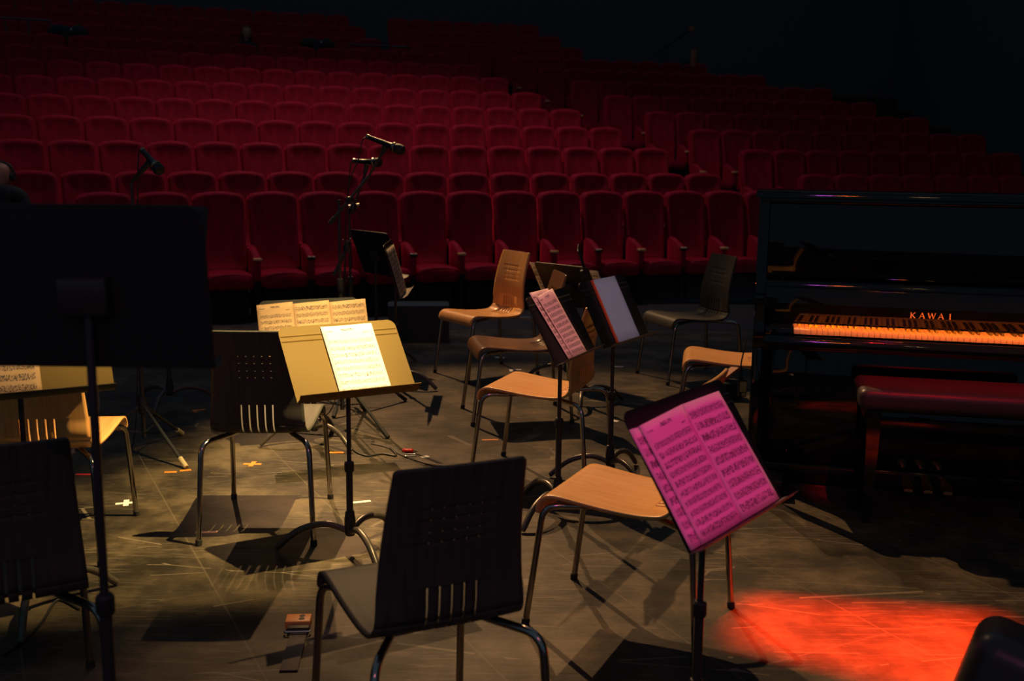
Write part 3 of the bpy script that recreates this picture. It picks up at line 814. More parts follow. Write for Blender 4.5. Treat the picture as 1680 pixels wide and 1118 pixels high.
# second stand just behind with the lower microphone
Yc = B2.y + 0.50
B3 = Vector((at(577, 600, Yc).x, Yc, 0))
pv = at(579, 342, Yc)
st = mic_stand(B3, pv.z, 'second microphone stand close behind the boom stand, carrying the lower microphone', 0.35, 0.26, 0.32)
b = MB(); b.tube([pv - B3, at(597, 292, Yc) - B3, at(602, 270, Yc) - B3], [0.0075, 0.0075, 0.015], 10); b.build('angled_arm', M['darktube'], st)
b = MB(); b.lathe([(0.014, -0.03), (0.02, -0.02), (0.02, 0.02), (0.014, 0.03)], pv - B3, (0.3, 0, 1)); b.build('arm_clamp', M['micbody'], st)
b = MB(); b.lathe([(0.004, -0.035), (0.011, -0.03), (0.011, 0.03), (0.004, 0.035)], at(581, 338, Yc) - B3, (1, 0.2, 0.2)); b.build('clamp_knob', M['micsilver'], st)
b = MB(); b.tube([at(572, 402, Yc-0.05) - B3, at(548, 452, Yc-0.05) - B3], 0.011, 10)
b.lathe([(0.014, -0.03), (0.019, -0.02), (0.019, 0.02), (0.014, 0.03)], at(569, 404, Yc-0.04) - B3, (0.3, 0, 1)); b.build('folded_boom', M['darktube'], st)
for q in ((563, 394), (575, 392), (556, 419), (573, 412)):
    b = MB(); b.lathe([(0.002, -0.006), (0.005, 0), (0.002, 0.006)], at(q[0], q[1], Yc-0.065) - B3, (0, 1, 0), 8); b.build('wing_screw', M['micsilver'], st)
microphone(at(580, 264, Yc), at(624, 267, Yc-0.07), 'lower of the two boom microphones, lying level')
b = MB(); b.tube(bez([at(580, 264, Yc), at(575, 270, Yc), at(573, 300, Yc), at(570, 330, Yc), at(567, 380, Yc), at(566, 520, Yc), Vector((B3.x-0.06, B3.y+0.02, 0.04)), Vector((B3.x-0.3, B3.y+0.15, 0.006))]), 0.0032, 8)
tag(b.build('microphone_cable', M['cable']), 'thin cable hanging straight down from the lower boom microphone', 'cable')

# ------------------------------------------------------------------ piano
PYAW = -0.225
pn = thing('upright_piano', 'polished black upright piano at the right with red lit keyboard', 'piano', (1.209, 4.5145, 0), PYAW)
PM = Matrix.Translation((1.209, 4.5145, 0)) @ Matrix.Rotation(PYAW, 4, 'Z')
KW = 52*0.0235
def pbox(name, x0, x1, y0, y1, z0, z1, matl='piano', bev=0.004, parent=None):
    b = MB(); b.box(((x0+x1)/2, (y0+y1)/2, (z0+z1)/2), (x1-x0, y1-y0, z1-z0), None, bev, 3)
    return b.build(name, M[matl], parent or pn, 40)
side = [(0.62, 0.0), (0.62, 1.292), (0.255, 1.292), (0.255, 0.93), (0.245, 0.885), (0.215, 0.845), (0.16, 0.815), (0.09, 0.795), (0.02, 0.785), (-0.035, 0.775), (-0.05, 0.75), (-0.045, 0.70), (-0.03, 0.66), (0.05, 0.625), (0.18, 0.60), (0.20, 0.56), (0.20, 0.0)]
for x0 in (-0.17, KW+0.125):
    b = MB(); b.prism(side, x0, x0+0.045, lambda p, q, d: Vector((d, p, q)))
    bmesh.ops.bevel(b.bm, geom=[e for e in b.bm.edges], offset=0.004, segments=2, affect='EDGES')
    b.build('side_panel', M['piano'], pn, 40)
pbox('lid', -0.185, KW+0.185, 0.236, 0.63, 1.294, 1.322, bev=0.008)
pbox('lid_moulding', -0.16, KW+0.16, 0.248, 0.262, 1.270, 1.2935, bev=0.005)
pbox('upper_panel', -0.124, KW+0.124, 0.272, 0.29, 0.935, 1.268)
pbox('music_ledge', -0.124, KW+0.124, 0.175, 0.271, 0.905, 0.930, bev=0.007)
fb = pbox('fallboard', -0.124, KW+0.124, 0.152, 0.17, 0.748, 0.903, bev=0.005)
pbox('key_bed', -0.124, KW+0.124, -0.028, 0.20, 0.655, 0.700)
pbox('key_slip', -0.124, KW+0.124, -0.045, -0.0305, 0.665, 0.718, bev=0.006)
for x0, x1 in ((-0.124, -0.002), (KW+0.002, KW+0.124)): pbox('cheek_block', x0, x1, -0.028, 0.150, 0.701, 0.752, bev=0.006)
pbox('lower_panel', -0.124, KW+0.124, 0.205, 0.225, 0.10, 0.653)
pbox('bottom_board', -0.124, KW+0.124, 0.18, 0.60, 0.012, 0.095, bev=0.006)
pbox('back_frame', -0.124, KW+0.124, 0.585, 0.615, 0.10, 1.29)
for x0 in (-0.168, KW+0.127): 
    pbox('front_leg', x0, x0+0.041, -0.03, 0.02, 0.08, 0.66, bev=0.006)
    pbox('toe_block', x0, x0+0.16 if x0 < 0 else x0+0.041, -0.06, 0.19, 0.012, 0.085, bev=0.01)
def bullnose(name, x0, x1, y0, z0, R, parent=None):  # curved strip added so the coloured lamps glint along the edge
    arc = [(y0 + R*(1-math.cos(a)), z0 + R*math.sin(a)) for a in [math.radians(-6 + 6*i) for i in range(9)]]
    b = MB(); b.prism(arc + [(y0 + R*0.29, arc[-1][1]), (y0 + R*0.29, arc[0][1])], x0, x1, lambda p, q, d: Vector((d, p, q)))
    return b.build(name, M['piano'], parent or pn, 25)
bullnose('lid_front_moulding', -0.185, KW+0.185, 0.2255, 1.2965, 0.036)
bullnose('ledge_moulding', -0.124, KW+0.124, 0.1640, 0.9065, 0.034)
bullnose('key_slip_moulding', -0.124, KW+0.124, -0.0540, 0.6900, 0.030)
kb = thing('keyboard', '', '', (0, 0, 0)); kb.parent = pn
for k in ('label', 'category'): del kb[k]
whites = []
for i in range(52):
    b = MB(); b.box(((i+0.5)*0.0235, 0.066, 0.7345), (0.0228, 0.168, 0.021), None, 0.0018, 2)
    whites.append(b)
    b.build('white_key', M['ivory'], kb, 40)
for i in range(51):
    # lowest key is A: pattern of naturals A B C D E F G
    if i % 7 in (0, 2, 3, 5, 6):
        b = MB(); x = (i+1)*0.0235
        b.prism([(0.054, 0.7452), (0.151, 0.7452), (0.151, 0.757), (0.062, 0.757)], x-0.0055, x+0.0055, lambda p, q, d: Vector((d, p, q)))
        b.build('black_key', M['ebony'], kb, 30)
# gold letters on the fallboard
def letters(word, x0, z0, h, sp, y):
    b = MB(); th = h*0.17
    def bar(p, q, t=th):
        p, q = Vector((p[0], 0, p[1])), Vector((q[0], 0, q[1])); d = (q-p).normalized(); nn = Vector((-d.z, 0, d.x))*t/2
        A = [b.bm.verts.new(v + Vector((0, yy, 0))) for yy in (y, y-0.0008) for v in (p-nn, q-nn, q+nn, p+nn)]
        b.bm.faces.new(A[0:4]); b.bm.faces.new(A[4:8][::-1])
        for i in range(4): b.bm.faces.new((A[i], A[4+i], A[4+(i+1) % 4], A[(i+1) % 4]))
    for i, ch in enumerate(word):
        x = x0 + i*sp; W_ = h*0.85; top, bot = z0 + h, z0
        if ch == 'K':
            bar((x+th, bot), (x+th, top), th*1.3); bar((x, bot), (x+2*th, bot), th*0.4); bar((x, top), (x+2*th, top), th*0.4)
            bar((x+th*1.3, bot+h*0.42), (x+W_, top), th*0.7); bar((x+th*2, bot+h*0.55), (x+W_, bot), th*1.2)
            bar((x+W_-th, bot), (x+W_+th*.6, bot), th*0.4); bar((x+W_-th, top), (x+W_+th*.6, top), th*0.4)
        elif ch == 'A':
            bar((x, bot), (x+W_/2, top), th*0.6); bar((x+W_/2, top), (x+W_, bot), th*1.3); bar((x+W_*.2, bot+h*0.33), (x+W_*.8, bot+h*0.33), th*0.6)
            bar((x-th*.6, bot), (x+th*.6, bot), th*0.4); bar((x+W_-th, bot), (x+W_+th*.6, bot), th*0.4)
        elif ch == 'W':
            ww = h*1.25; x -= h*0.15
            bar((x, top), (x+ww*.27, bot), th*1.2); bar((x+ww*.27, bot), (x+ww*.5, top), th*0.6)
            bar((x+ww*.5, top), (x+ww*.75, bot), th*1.2); bar((x+ww*.75, bot), (x+ww, top), th*0.6)
            bar((x-th*.6, top), (x+th, top), th*0.4); bar((x+ww-th, top), (x+ww+th*.6, top), th*0.4)
        elif ch == 'I':
            x += h*0.35
            bar((x, bot), (x, top), th*1.3); bar((x-th, bot), (x+th, bot), th*0.4); bar((x-th, top), (x+th, top), th*0.4)
    return b
lt = letters('KAWAI', 0.487, 0.792, 0.0235, 0.0385, 0.1515).build('gold_lettering', M['gold'], fb, None)
lt['label'] = 'gold lettering KAWAI'
for i, x in enumerate((0.52, 0.60, 0.68)):
    b = MB(); b.loft([[Vector((x + q[0]*w, y, z + q[1])) for q in ((-1, -0.006), (1, -0.006), (1, 0.004), (0.6, 0.007), (-0.6, 0.007), (-1, 0.004))] for y, w, z in ((0.21, 0.013, 0.075), (0.13, 0.014, 0.072), (0.09, 0.022, 0.066), (0.05, 0.026, 0.058), (0.035, 0.018, 0.054))])
    b.build('pedal', M['brass'], pn, 60)
# bench
bl = PM @ Vector((0.645, -0.165, 0))
bn = thing('piano_bench', 'long padded black bench in front of the piano, top lit red', 'bench', bl, PYAW)
b = MB(); b.box((0, 0, 0.520), (0.78, 0.33, 0.09), None, 0.032, 5); b.build('padded_top', M['leather'], bn, 60)
b = MB(); b.box((0, 0, 0.440), (0.70, 0.27, 0.065), None, 0.004); b.build('apron', M['piano'], bn)
for sx in (-1, 1):
    for sy in (-1, 1):
        b = MB(); b.loft([[Vector((sx*0.325 + x*w, sy*0.11 + y*w, z)) for x, y in ((-1, -1), (1, -1), (1, 1), (-1, 1))] for z, w in ((0.0, 0.016), (0.40, 0.026), (0.470, 0.026))]); b.build('leg', M['piano'], bn)

# ------------------------------------------------------------------ unseen spotlights, with bodies and shutter plates added to cut the beams
def masked_spot(label, L, quad, power, color, matchk=0.11, radius=0.007):
    """lamp at L; light cut by an added plate to the quad (four world points)"""
    L = Vector(L); Q = [Vector(q) for q in quad]; c = sum(Q, Vector())/4
    half = max((q-L).angle(c-L) for q in Q)
    t = thing('unseen_spotlight', label, 'spotlight', L)
    s = spot('lamp', L, c, power, color, math.degrees(half)*1.25 + 1, 0.1, radius)
    s.parent = t; s.location = (0, 0, 0)
    A = [(q-L)*matchk for q in Q]; ca = sum(A, Vector())/4
    rad = max((a-ca).length for a in A)
    e1 = (A[1]-A[0]).normalized(); e2 = (A[0]-A[3]); e2 = (e2 - e1*e2.dot(e1)).normalized(); S = max(rad*2.0, 0.16)
    O = [ca - e1*S + e2*S, ca + e1*S + e2*S, ca + e1*S - e2*S, ca - e1*S - e2*S]
    d = (c-L).normalized()*0.003
    b = MB()
    v = [[b.bm.verts.new(p + k) for p in ring] for ring in (A, O) for k in (Vector(), d)]
    for i in range(4):
        j = (i+1) % 4
        b.bm.faces.new((v[0][i], v[0][j], v[2][j], v[2][i])); b.bm.faces.new((v[1][j], v[1][i], v[3][i], v[3][j]))
        b.bm.faces.new((v[0][j], v[0][i], v[1][i], v[1][j])); b.bm.faces.new((v[2][i], v[2][j], v[3][j], v[3][i]))
    b.build('beam_mask', M['rubber'], t, None)  # unseen plate added to cut the beam to its target
    dd = (c-L).normalized(); e = ca.length
    b = MB(); n = 20; q = Vector((0, 0, 1)).rotation_difference(dd); r0 = max(rad*1.9, 0.14)
    rings = []
    for r, h in ((0.03, -0.12), (r0*0.8, -0.10), (r0, 0.0), (r0, e*0.98), (r0*0.985, e*0.98), (r0*0.985, 0.0), (r0*0.78, -0.09), (0.028, -0.11)):
        rings.append([q @ Vector((r*math.cos(2*PI*k/n), r*math.sin(2*PI*k/n), h)) for k in range(n)])
    b.loft(rings); b.build('added_housing', M['rubber'], t)  # unseen body added around the lamp
    b = MB(); b.tube([(0, 0, r0*0.8), (0, 0, 7.168 - L.z)], 0.015); b.build('hanging_bracket', M['darktube'], t)
    return t
def lighting_bar(y, label):  # unseen bar, added only to carry the spotlights
    b = MB(); b.tube([(-13.9, y, 7.2), (9.0, y, 7.2)], 0.03); tag(b.build('lighting_bar', M['darktube']), label, 'lighting bar')
lighting_bar(1.2, 'unseen bar added to carry spotlights above the front of the stage')
lighting_bar(6.3, 'unseen bar added to carry spotlights above the back of the stage')
RED = (1.0, 0.036, 0.001)
masked_spot('unseen spotlight with added shutters, red beam on the floor', (2.7, 6.3, 6.4), [ground(1232, 979), ground(1650, 1010), ground(1640, 1160), ground(1195, 1053)], 24000, RED, 0.11, 0.010)
k0, k1 = PM @ Vector((0.0, 0.14, 0.83)), PM @ Vector((1.20, 0.14, 0.83))
k2, k3 = PM @ Vector((1.20, -0.055, 0.66)), PM @ Vector((0.0, -0.012, 0.72))
masked_spot('unseen spotlight with added shutters, red beam on the keys', (0.9, 1.2, 6.3), [k0, k1, k2, k3], 4000, (1.0, 0.17, 0.002), 0.10, 0.008)
c = [PM @ Vector(q) for q in ((0.24, 0.005, 0.565), (1.05, 0.005, 0.565), (1.05, -0.30, 0.565), (0.24, -0.30, 0.565))]
masked_spot('added unseen spotlight, dark red beam on the bench', (1.5, 1.2, 6.3), c, 2600, (1.0, 0.012, 0.02), 0.10, 0.010)  # separate lamp added to redden the bench top
lighting_bar(3.55, 'unseen bar added to carry spotlights straight above the middle of the stage')
masked_spot('unseen spotlight with added shutters, yellow beam on the left music stands', (0.85, 3.55, 5.4), [(-2.25, 3.15, 0), (-1.40, 5.75, 0), (-0.80, 5.75, 0), (-0.42, 3.55, 0)], 3800, (1.0, 0.70, 0.27), 0.10, 0.032)
c = [SM @ Vector(q) for q in ((-0.27, -0.02, 0), (0.235, -0.02, 0), (0.205, 0.320, 0), (-0.275, 0.320, 0))]
masked_spot('unseen spotlight with added shutters, magenta beam on a stand', (2.9, 1.2, 6.0), c, 840, (1.0, 0.008, 0.24), 0.10, 0.004)
c = [SPINK @ Vector(q) for q in ((-0.20, -0.01, 0), (0.13, -0.01, 0), (0.07, 0.31, 0), (-0.20, 0.31, 0))]
masked_spot('unseen spotlight with added shutters, rose beam on pale pink sheets', (3.6, 1.2, 6.0), c, 950, (1.0, 0.36, 0.30), 0.08, 0.004)

c = [SBLUE @ Vector(q) for q in ((-0.13, 0.0, 0), (0.13, 0.0, 0), (0.13, 0.32, 0), (-0.13, 0.32, 0))]
masked_spot('added unseen spotlight, lilac beam on the blue folder', (2.2, 1.2, 6.3), c, 430, (1.0, 0.78, 0.78), 0.08, 0.004)  # unseen lamp added to brighten the folder

# ------------------------------------------------------------------ floor clutter
def tape(px, py, kind, col, label, L=0.075, ang=0.0, W=0.022):
    P = ground(px, py); t = None
    b = MB(); r = Matrix.Rotation(ang, 3, 'Z')
    def strip(w, h, a=0, o=(0, 0), z=0.0):
        rr = Matrix.Rotation(a, 3, 'Z')
        b.box(r @ (Vector((o[0], o[1], 0.0006 + z))), (w, h, 0.0008), r @ rr)
    strip(L, W)
    if kind == 'cross': strip(L*0.95, W, PI/2, z=0.0009)
    if kind == 'corner': strip(L*0.7, W, PI/2, (-L/2+W/2, -L*0.35), z=0.0009)
    if kind == 'pair': strip(L*0.9, W, 0.25, (L*1.15, 0.02))
    o = b.build('tape_mark', M[col], None, None); o.location = P
    tag(o, label, 'tape mark', 'tape marks on the stage floor')
tape(414, 762, 'cross', 't_orange', 'orange tape cross on the floor under the black perforated chair', 0.085)
tape(207, 826, 'cross', 't_white', 'white tape cross on the floor under the left golden lit chair', 0.085, 0.3)
tape(326, 673, 'corner', 't_orange', 'orange tape corner in the dark beyond the left microphone stand', 0.075, 0.5)
tape(280, 775, 'pair', 't_orange', 'orange red tape strips by the tip of the left microphone stand', 0.055, 0.15)
tape(137, 779, 'line', 't_red', 'short red tape strip behind the pole of the big black desk', 0.07)
tape(339, 874, 'line', 't_pink', 'pinkish tape strip in the seat shadow of the black perforated chair', 0.085, 0.15)
tape(551, 743, 'line', 't_orange', 'orange tape strip left of the golden stand pole', 0.075, 0.03)
tape(592, 824, 'line', 't_white', 'white tape strip right of the golden stand pole', 0.085, 0.35)
tape(697, 750, 'line', 't_white', 'white tape patch near the buckle of the strap', 0.04, 0.6, 0.03)
tape(804, 722, 'line', 't_orange', 'orange tape strip by the front legs of the light wooden chair', 0.085, 0.12)
tape(845, 607, 'corner', 't_white', 'white tape corner behind the brown chair', 0.085, 0.1)
tape(820, 587, 'line', 't_white', 'faint white tape strip under the farthest middle chair', 0.07, -0.2)
tape(1014, 602, 'line', 't_white', 'white tape strip on the floor right of the blue folder stand pole', 0.07, -0.05)
tape(1172, 600, 'line', 't_white', 'white tape strip behind the light chair near the piano', 0.075, -0.05)
tape(1134, 606, 'line', 't_white', 'tiny white tape strip by the legs of the dark chair', 0.025, 0.0, 0.02)
tape(1008, 691, 'line', 't_white', 'small white tape patch beside the blue folder stand pole', 0.045, -0.7, 0.03)

# endpin rests with straps
P = ground(485, 1040)
e = thing('endpin_rest', 'small orange wooden endpin rest with two holes, on the floor by the front chair', 'endpin rest', P, 0.08)
b = MB(); b.box((0.003, 0.055, 0.014), (0.078, 0.058, 0.028), None, 0.004); b.build('wood_block', M['block'], e)
b = MB()
for y in (0.045, 0.066): b.lathe([(0.0095, 0.0275), (0.0095, 0.0286), (0.008, 0.0288)], (0.014, y, 0), None, 14)
b.build('endpin_holes', M['rubber'], e)
b = MB(); b.box((0.008, 0.012, 0.010), (0.066, 0.026, 0.018), None, 0.003); b.build('strap_loop', M['rubber'], e)
b = MB(); b.tube(fillet([(-0.032, 0.002, 0.012), (-0.032, -0.014, 0.012), (0.046, -0.014, 0.012), (0.046, 0.002, 0.012)], 0.006), 0.003, 8); b.build('wire_ring', M['steel'], e)
b = MB(); b.box((0.010, -0.13, 0.004), (0.052, 0.24, 0.004), None, 0.001); b.build('strap', M['strap'], e)
P = ground(668, 746)
e = thing('endpin_rest', 'red endpin rest with a buckled dark strap, on the floor right of the golden stand', 'endpin rest', P)
b = MB(); b.box((0.0, 0.035, 0.010), (0.045, 0.022, 0.016), None, 0.007); b.box((-0.018, 0.035, 0.010), (0.02, 0.026, 0.018), None, 0.007); b.box((0.018, 0.035, 0.010), (0.02, 0.026, 0.018), None, 0.007); b.build('red_stop', M['red'], e)
pts = [ground(q[0], q[1]) - P for q in ((612, 728), (640, 735), (662, 747), (690, 757), (715, 764), (748, 768))]
b = MB()
pp = bez(pts, 6); A = []
for i, q in enumerate(pp):
    d = (pp[min(i+1, len(pp)-1)] - pp[max(i-1, 0)]).normalized(); nn = Vector((-d.y, d.x, 0))*0.018
    A.append([q - nn + Vector((0, 0, 0.002)), q + nn + Vector((0, 0, 0.002)), q + nn + Vector((0, 0, 0.005)), q - nn + Vector((0, 0, 0.005))])
b.loft(A); b.build('strap', M['strap'], e)
b = MB(); c0 = ground(673, 750) - P
b.tube(fillet([c0 + Vector(q) for q in ((-0.03, 0.012, 0.009), (0.022, 0.020, 0.009), (0.03, -0.012, 0.009), (-0.022, -0.02, 0.009), (-0.03, 0.012, 0.009))], 0.006), 0.003, 8); b.build('buckle', M['steel'], e)
c0 = ground(613, 726) - P
b = MB(); b.tube([c0 + Vector(q) for q in ((-0.012, 0.02, 0.010), (0.0, 0.0, 0.012), (0.004, -0.03, 0.010))], 0.004, 8); b.build('hook', M['steel'], e)
# cable on the floor under the golden stand
pts = [ground(q[0], q[1], 0.005) for q in ((573, 712), (578, 736), (600, 748), (628, 745), (650, 748), (640, 735))]
b = MB(); b.tube(bez(pts, 8), 0.0045, 8); tag(b.build('floor_cable', M['cable']), 'black cable curling on the floor right of the golden stand pole', 'cable')
pts = [ground(q[0], q[1], 0.005) for q in ((130, 1000), (95, 985), (70, 1020), (40, 1050), (5, 1075))]
b = MB(); b.tube(bez(pts, 8), 0.0045, 8); tag(b.build('floor_cable', M['cable']), 'black cable on the dark floor at the lower left corner', 'cable')

# wedge monitor on the stage edge
P = ground(690, 548)
t = thing('floor_monitor', 'dark wedge floor monitor near the edge of the stage', 'loudspeaker', (P.x, 8.45, 0), 0.1)
b = MB(); b.prism([(-0.16, 0.0), (0.16, 0.0), (0.16, 0.10), (-0.06, 0.30), (-0.16, 0.28)], -0.24, 0.24, lambda p, q, d: Vector((d, p, q))); b.build('cabinet', M['case'], t)
b = MB(); b.prism([(0.157, 0.102), (0.165, 0.11), (-0.05, 0.305), (-0.06, 0.297)], -0.22, 0.22, lambda p, q, d: Vector((d, p, q))); b.build('grille', M['grille'], t)
# gear bag and adapter beyond the magenta stand
P = ground(1192, 650)
t = thing('gear_bag', 'small black bag with reddish brown flap on the floor beyond the magenta sheets', 'bag', (P.x - 0.02, P.y - 0.05, 0), 0.2)
b = MB(); b.box((0, 0, 0.055), (0.20, 0.14, 0.11), None, 0.03, 3); b.build('bag_body', M['cloth'], t, 60)
b = MB(); b.prism([(-0.03, 0.10), (0.085, 0.185), (0.075, 0.20), (-0.045, 0.112)], -0.03, 0.05, lambda p, q, d: Vector((p, d, q))); b.build('flap', M['flap'], t)
b = MB(); b.lathe([(0.012, 0.0), (0.012, 0.012), (0.004, 0.016)], (0.075, -0.075, 0.075), (0, -1, 0.3)); b.build('clasp', M['steel'], t)
P = ground(1217, 650)
t = thing('power_adapter', 'black power adapter with pale label hanging at the piano end', 'power adapter', (at(1217, 650, 5.35).x, 5.35, at(1217, 650, 5.35).z), 0.1)
b = MB(); b.box((0, 0, 0.04), (0.042, 0.03, 0.085), None, 0.005); b.build('adapter_body', M['rubber'], t)
b = MB(); b.box((0, -0.0158, 0.052), (0.034, 0.0008, 0.052)); b.box((0.004, -0.0158, 0.012), (0.022, 0.0008, 0.018)); b.build('label', M['label'], t)
b = MB(); b.tube(bez([(0, 0, 0.08), (-0.012, 0, 0.16), (0.0, 0.01, 0.22), (0.02, 0.02, 0.30)]), 0.004, 8); b.build('cord', M['cable'], t)

# black case leaning in at the lower right corner
t = thing('instrument_case', 'black vinyl instrument case in the lower right corner, with a bright rounded edge', 'case', (0.955, 2.08, 0), 0.0)
b = MB(); rot = Matrix.Rotation(0.30, 3, 'Y') @ Matrix.Rotation(-0.5, 3, 'Z')
b.box((0.12, 0, 0.26), (0.30, 0.24, 0.45), rot, 0.05, 6)
zmin = min(v.co.z for v in b.bm.verts)
for v in b.bm.verts: v.co.z -= zmin
b.build('case_shell', M['case'], t, 60)

# ------------------------------------------------------------------ people
def body(parent, name, nodes, edges, matl, sub=2):
    me = bpy.data.meshes.new(name); me.from_pydata([n[0] for n in nodes], edges, [])
    o = link(name, me, parent); me.materials.append(matl)
    sk = o.modifiers.new('skin', 'SKIN'); sk.use_smooth_shade = True
    for i, n in enumerate(nodes):
        v = me.skin_vertices[0].data[i]; r = n[1]; v.radius = (r, r) if not isinstance(r, tuple) else r
        v.use_root = (i == 0)
    ss = o.modifiers.new('subsurf', 'SUBSURF'); ss.levels = 1; ss.render_levels = sub
    return o
def head(parent, c, yaw, r, hair, pitch=0.0):
    """head with brow, nose, lips, ears; +y local is the face direction turned by yaw"""
    R = Matrix.Rotation(yaw, 3, 'Z') @ Matrix.Rotation(pitch, 3, 'X'); c = Vector(c)
    b = MB(); n = 20; rings = []
    for h, w, d, o in ((-1.18, 0.30, 0.34, 0.30), (-1.10, 0.46, 0.46, 0.30), (-0.92, 0.58, 0.62, 0.22), (-0.62, 0.70, 0.80, 0.10), (-0.30, 0.77, 0.90, 0.03), (0.0, 0.80, 0.96, 0.0), (0.32, 0.82, 1.0, -0.04), (0.62, 0.77, 0.95, -0.07), (0.88, 0.60, 0.76, -0.09), (1.05, 0.36, 0.46, -0.10), (1.12, 0.10, 0.12, -0.10)):
        ring = []
        for k in range(n):
            a = 2*PI*k/n; x, y = w*math.cos(a), d*math.sin(a) + o
            f = max(math.sin(a), 0)**6
            if -0.45 < h < -0.1: y += 0.16*f
            if -0.1 <= h <= 0.05: y -= 0.02*f
            if h == 0.32: y += 0.04*f
            ring.append(c + R @ Vector((x*r, y*r, h*r)))
        rings.append(ring)
    b.loft(rings)
    hd = b.build('head', M['skin'], parent, 80)
    P = lambda q: c + R @ (Vector(q)*r)
    b = MB(); b.loft([[P((x*w, y, z)) for x, y, z in ((-1, 0.90, z0), (0, 0.90 + d, z0), (1, 0.90, z0), (0, 0.80, z0))] for z0, w, d in ((0.10, 0.06, 0.10), (-0.20, 0.10, 0.24), (-0.34, 0.17, 0.28), (-0.42, 0.12, 0.14))]); b.build('nose', M['skin'], hd, 80)
    for sx in (-1, 1):
        b = MB(); b.lathe([(0.02*r, -0.02*r), (0.11*r, 0.0), (0.06*r, 0.06*r), (0.01*r, 0.07*r)], P((sx*0.30, 0.86, 0.04)), R @ Vector((sx*0.2, 1, 0)), 10); b.build('eye', M['hair'], hd)
        b = MB(); b.loft([[P((sx*(0.80 + t), y, z)) for y, z in ((-0.12, 0.14), (0.10, 0.16), (0.10, -0.10), (0.0, -0.28), (-0.10, -0.10))] for t in (-0.05, 0.10)]); b.build('ear', M['skin'], hd, 60)
    b = MB(); b.tube([P((-0.22, 0.90, -0.66)), P((0, 0.97, -0.64)), P((0.22, 0.90, -0.66))], [0.02*r, 0.06*r, 0.02*r], 8); b.build('mouth', M['flap'], hd)
    if hair:
        b = MB(); rings = []
        for h, w, d, o, cut in ((-1.3, 0.95, 0.72, -0.45, 1), (-0.9, 1.0, 0.85, -0.35, 1), (-0.4, 0.98, 0.95, -0.25, 1), (0.1, 0.94, 1.0, -0.16, 1), (0.5, 0.92, 1.04, -0.08, 0.6), (0.85, 0.72, 0.9, -0.08, 0), (1.1, 0.42, 0.55, -0.1, 0), (1.2, 0.1, 0.12, -0.1, 0)):
            ring = []
            for k in range(n):
                a = 2*PI*k/n; y = d*math.sin(a) + o
                if cut and math.sin(a) > 0.25: y = o + 0.25*d + (1-cut)*(y - o - 0.25*d)
                ring.append(P((w*math.cos(a), y, h)))
            rings.append(ring)
        b.loft(rings); b.build('hair', M['hair'], hd, 80)
    return hd
def hand(parent, wrist, d, side, r=1.0):
    """palm, four curled fingers and a thumb hanging along d"""
    wv = Vector(wrist); d = Vector(d).normalized(); x = Vector((side, 0, 0)); x = (x - d*x.dot(d)).normalized(); f = d.cross(x).normalized()
    b = MB()
    b.loft([[wv + d*(q*0.085*r) + x*(cx*w) + f*(cy*t) for cx, cy in ((-1, -1), (0, -1.2), (1, -1), (1, 1), (0, 1.2), (-1, 1))] for q, w, t in ((0, 0.022, 0.016), (0.3, 0.034, 0.015), (0.8, 0.042, 0.013), (1.0, 0.040, 0.011))])
    for i, (o, Ln) in enumerate(((-0.031, 0.062), (-0.011, 0.075), (0.010, 0.082), (0.030, 0.072))):
        p = wv + d*0.082 + x*o
        b.tube([p, p + d*Ln*0.45 + f*0.006, p + d*Ln*0.8 + f*0.022, p + d*Ln*0.92 + f*0.038], [0.0095, 0.009, 0.008, 0.006], 8)
    p = wv + d*0.03 + x*0.036
    b.tube([p, p + d*0.03 + x*0.018 + f*0.012, p + d*0.06 + x*0.018 + f*0.026], [0.012, 0.010, 0.007], 8)
    return b.build('hand', M['skin'], parent, 70)
# bald man at the left edge, standing below the stage
mx = at(-2, 290, 9.6); zt = at(0, 266, 9.6).z
H0 = zt - PIT
t = thing('person', 'bald man in dark clothes and headphones at the left edge of the picture', 'person', (mx.x, 9.6, PIT), 0)
k = H0/1.72
N = [((0, 0, 0.92*k), (0.15, 0.11)), ((0, 0.0, 1.08*k), (0.15, 0.11)), ((0, 0, 1.28*k), (0.17, 0.12)), ((0, 0, 1.42*k), (0.12, 0.09)), ((0, 0.01, 1.475*k), (0.062, 0.062)), ((0, 0.02, 1.52*k), (0.056, 0.06))]
Ed = [(0, 1), (1, 2), (2, 3), (3, 4), (4, 5)]
for sx in (-1, 1):
    i = len(N)
    N += [((sx*0.19, 0, 1.38*k), 0.066), ((sx*0.235, -0.01, 1.22*k), 0.055), ((sx*0.25, 0.0, 1.10*k), 0.046), ((sx*0.255, 0.05, 0.86*k), 0.033)]
    Ed += [(3, i), (i, i+1), (i+1, i+2), (i+2, i+3)]
    i = len(N)
    N += [((sx*0.10, 0, 0.82*k), 0.092), ((sx*0.11, 0.01, 0.48*k), 0.062), ((sx*0.115, -0.01, 0.30*k), 0.056), ((sx*0.12, -0.02, 0.075), 0.04), ((sx*0.14, 0.14, 0.04), 0.038)]
    Ed += [(0, i), (i, i+1), (i+1, i+2), (i+2, i+3), (i+3, i+4)]
body(t, 'body', N, Ed, M['cloth'])
b = MB(); b.tube([(0, 0.01, 1.44*k), (0.0, 0.03, 1.56*k)], [0.06, 0.055], 14); b.build('neck', M['skin'], t)
hd = head(t, (0, 0.04, zt - PIT - 0.128), PI*0.82, 0.112, False, 0.12)
b = MB(); hc = Vector((0, 0.04, zt - PIT - 0.128))
b.tube([hc + Vector((0.118*math.cos(q), 0.0, 0.03 + 0.1*math.sin(q))) for q in [PI*i/10 for i in range(11)]], 0.012, 8)
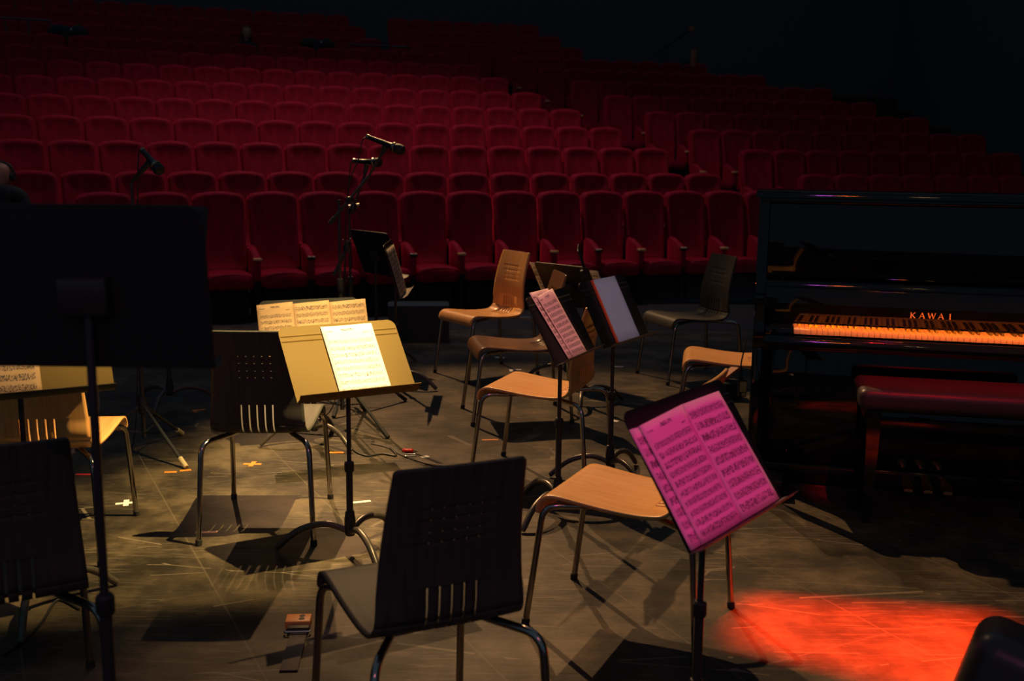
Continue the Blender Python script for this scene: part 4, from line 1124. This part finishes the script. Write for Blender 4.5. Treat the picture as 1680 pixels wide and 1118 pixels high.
for sx in (-1, 1): b.lathe([(0.034, -0.015), (0.04, 0), (0.036, 0.018)], hc + Vector((sx*0.105, 0, 0.0)), (sx, 0, 0), 14)
b.build('headphones', M['rubber'], t)
for sx in (-1, 1): hand(t, (sx*0.255, 0.055, 0.85*k), (0, 0.15, -1), -sx)
# woman sitting in the upper block
ws = s_at(10, 403); P, a = seat_pos(10, ws)
zt = at(403, 42, P.y - 0.1).z
fz = P.z - SEATH
t = thing('person', 'dark haired woman in dark jacket sitting alone in the upper rows', 'person', (P.x, P.y, fz), -a + PI)
hh = zt - fz
N = [((0, 0.12, 0.56), (0.16, 0.13)), ((0, 0.08, 0.75), (0.13, 0.10)), ((0, 0.06, hh-0.42), (0.155, 0.105)), ((0, 0.06, hh-0.32), (0.10, 0.08)), ((0, 0.07, hh-0.27), (0.05, 0.05)), ((0, 0.08, hh-0.22), (0.045, 0.047))]
Ed = [(0, 1), (1, 2), (2, 3), (3, 4), (4, 5)]
for sx in (-1, 1):
    i = len(N); N += [((sx*0.17, 0.06, hh-0.36), 0.055), ((sx*0.215, 0.07, hh-0.60), 0.044), ((sx*0.12, 0.30, hh-0.70), 0.033)]
    Ed += [(3, i), (i, i+1), (i+1, i+2)]
    i = len(N); N += [((sx*0.09, 0.22, 0.55), 0.085), ((sx*0.10, 0.52, 0.53), 0.06), ((sx*0.10, 0.56, 0.28), 0.05), ((sx*0.10, 0.56, 0.07), 0.036), ((sx*0.11, 0.68, 0.04), 0.034)]
    Ed += [(0, i), (i, i+1), (i+1, i+2), (i+2, i+3), (i+3, i+4)]
body(t, 'body', N, Ed, M['cloth'])
b = MB(); b.tube([(0, 0.07, hh-0.31), (0, 0.09, hh-0.17)], [0.05, 0.044], 14); b.build('neck', M['skin'], t)
b = MB(); b.tube([(-0.05, 0.11, hh-0.29), (0.0, 0.15, hh-0.39), (0.05, 0.11, hh-0.29)], 0.012, 8); b.build('collar', M['scarf'], t)
head(t, (0, 0.11, hh-0.118), 0.0, 0.1, True)
for sx in (-1, 1): hand(t, (sx*0.12, 0.31, hh-0.70), (-sx*0.2, 1, -0.25), -sx)

# small amber aisle lights on the right wall side
for px, py, lab in ((1134, 48, 'tiny amber wall light high on the right, upper one'), (1137, 96, 'faint amber wall light strip above the right seats')):
    Pq = at(px, py, 21.5)
    t = thing('wall_light', lab, 'wall light', Pq)
    b = MB(); b.box((0, 0, 0), (0.10, 0.08, 0.09 if py < 60 else 0.34), None, 0.01); b.build('lamp_box', M['flap'], t)
    b = MB(); b.tube([(0, 0.04, 0), (0, 4.5, 0)], 0.02); b.build('wall_arm', M['darktube'], t)
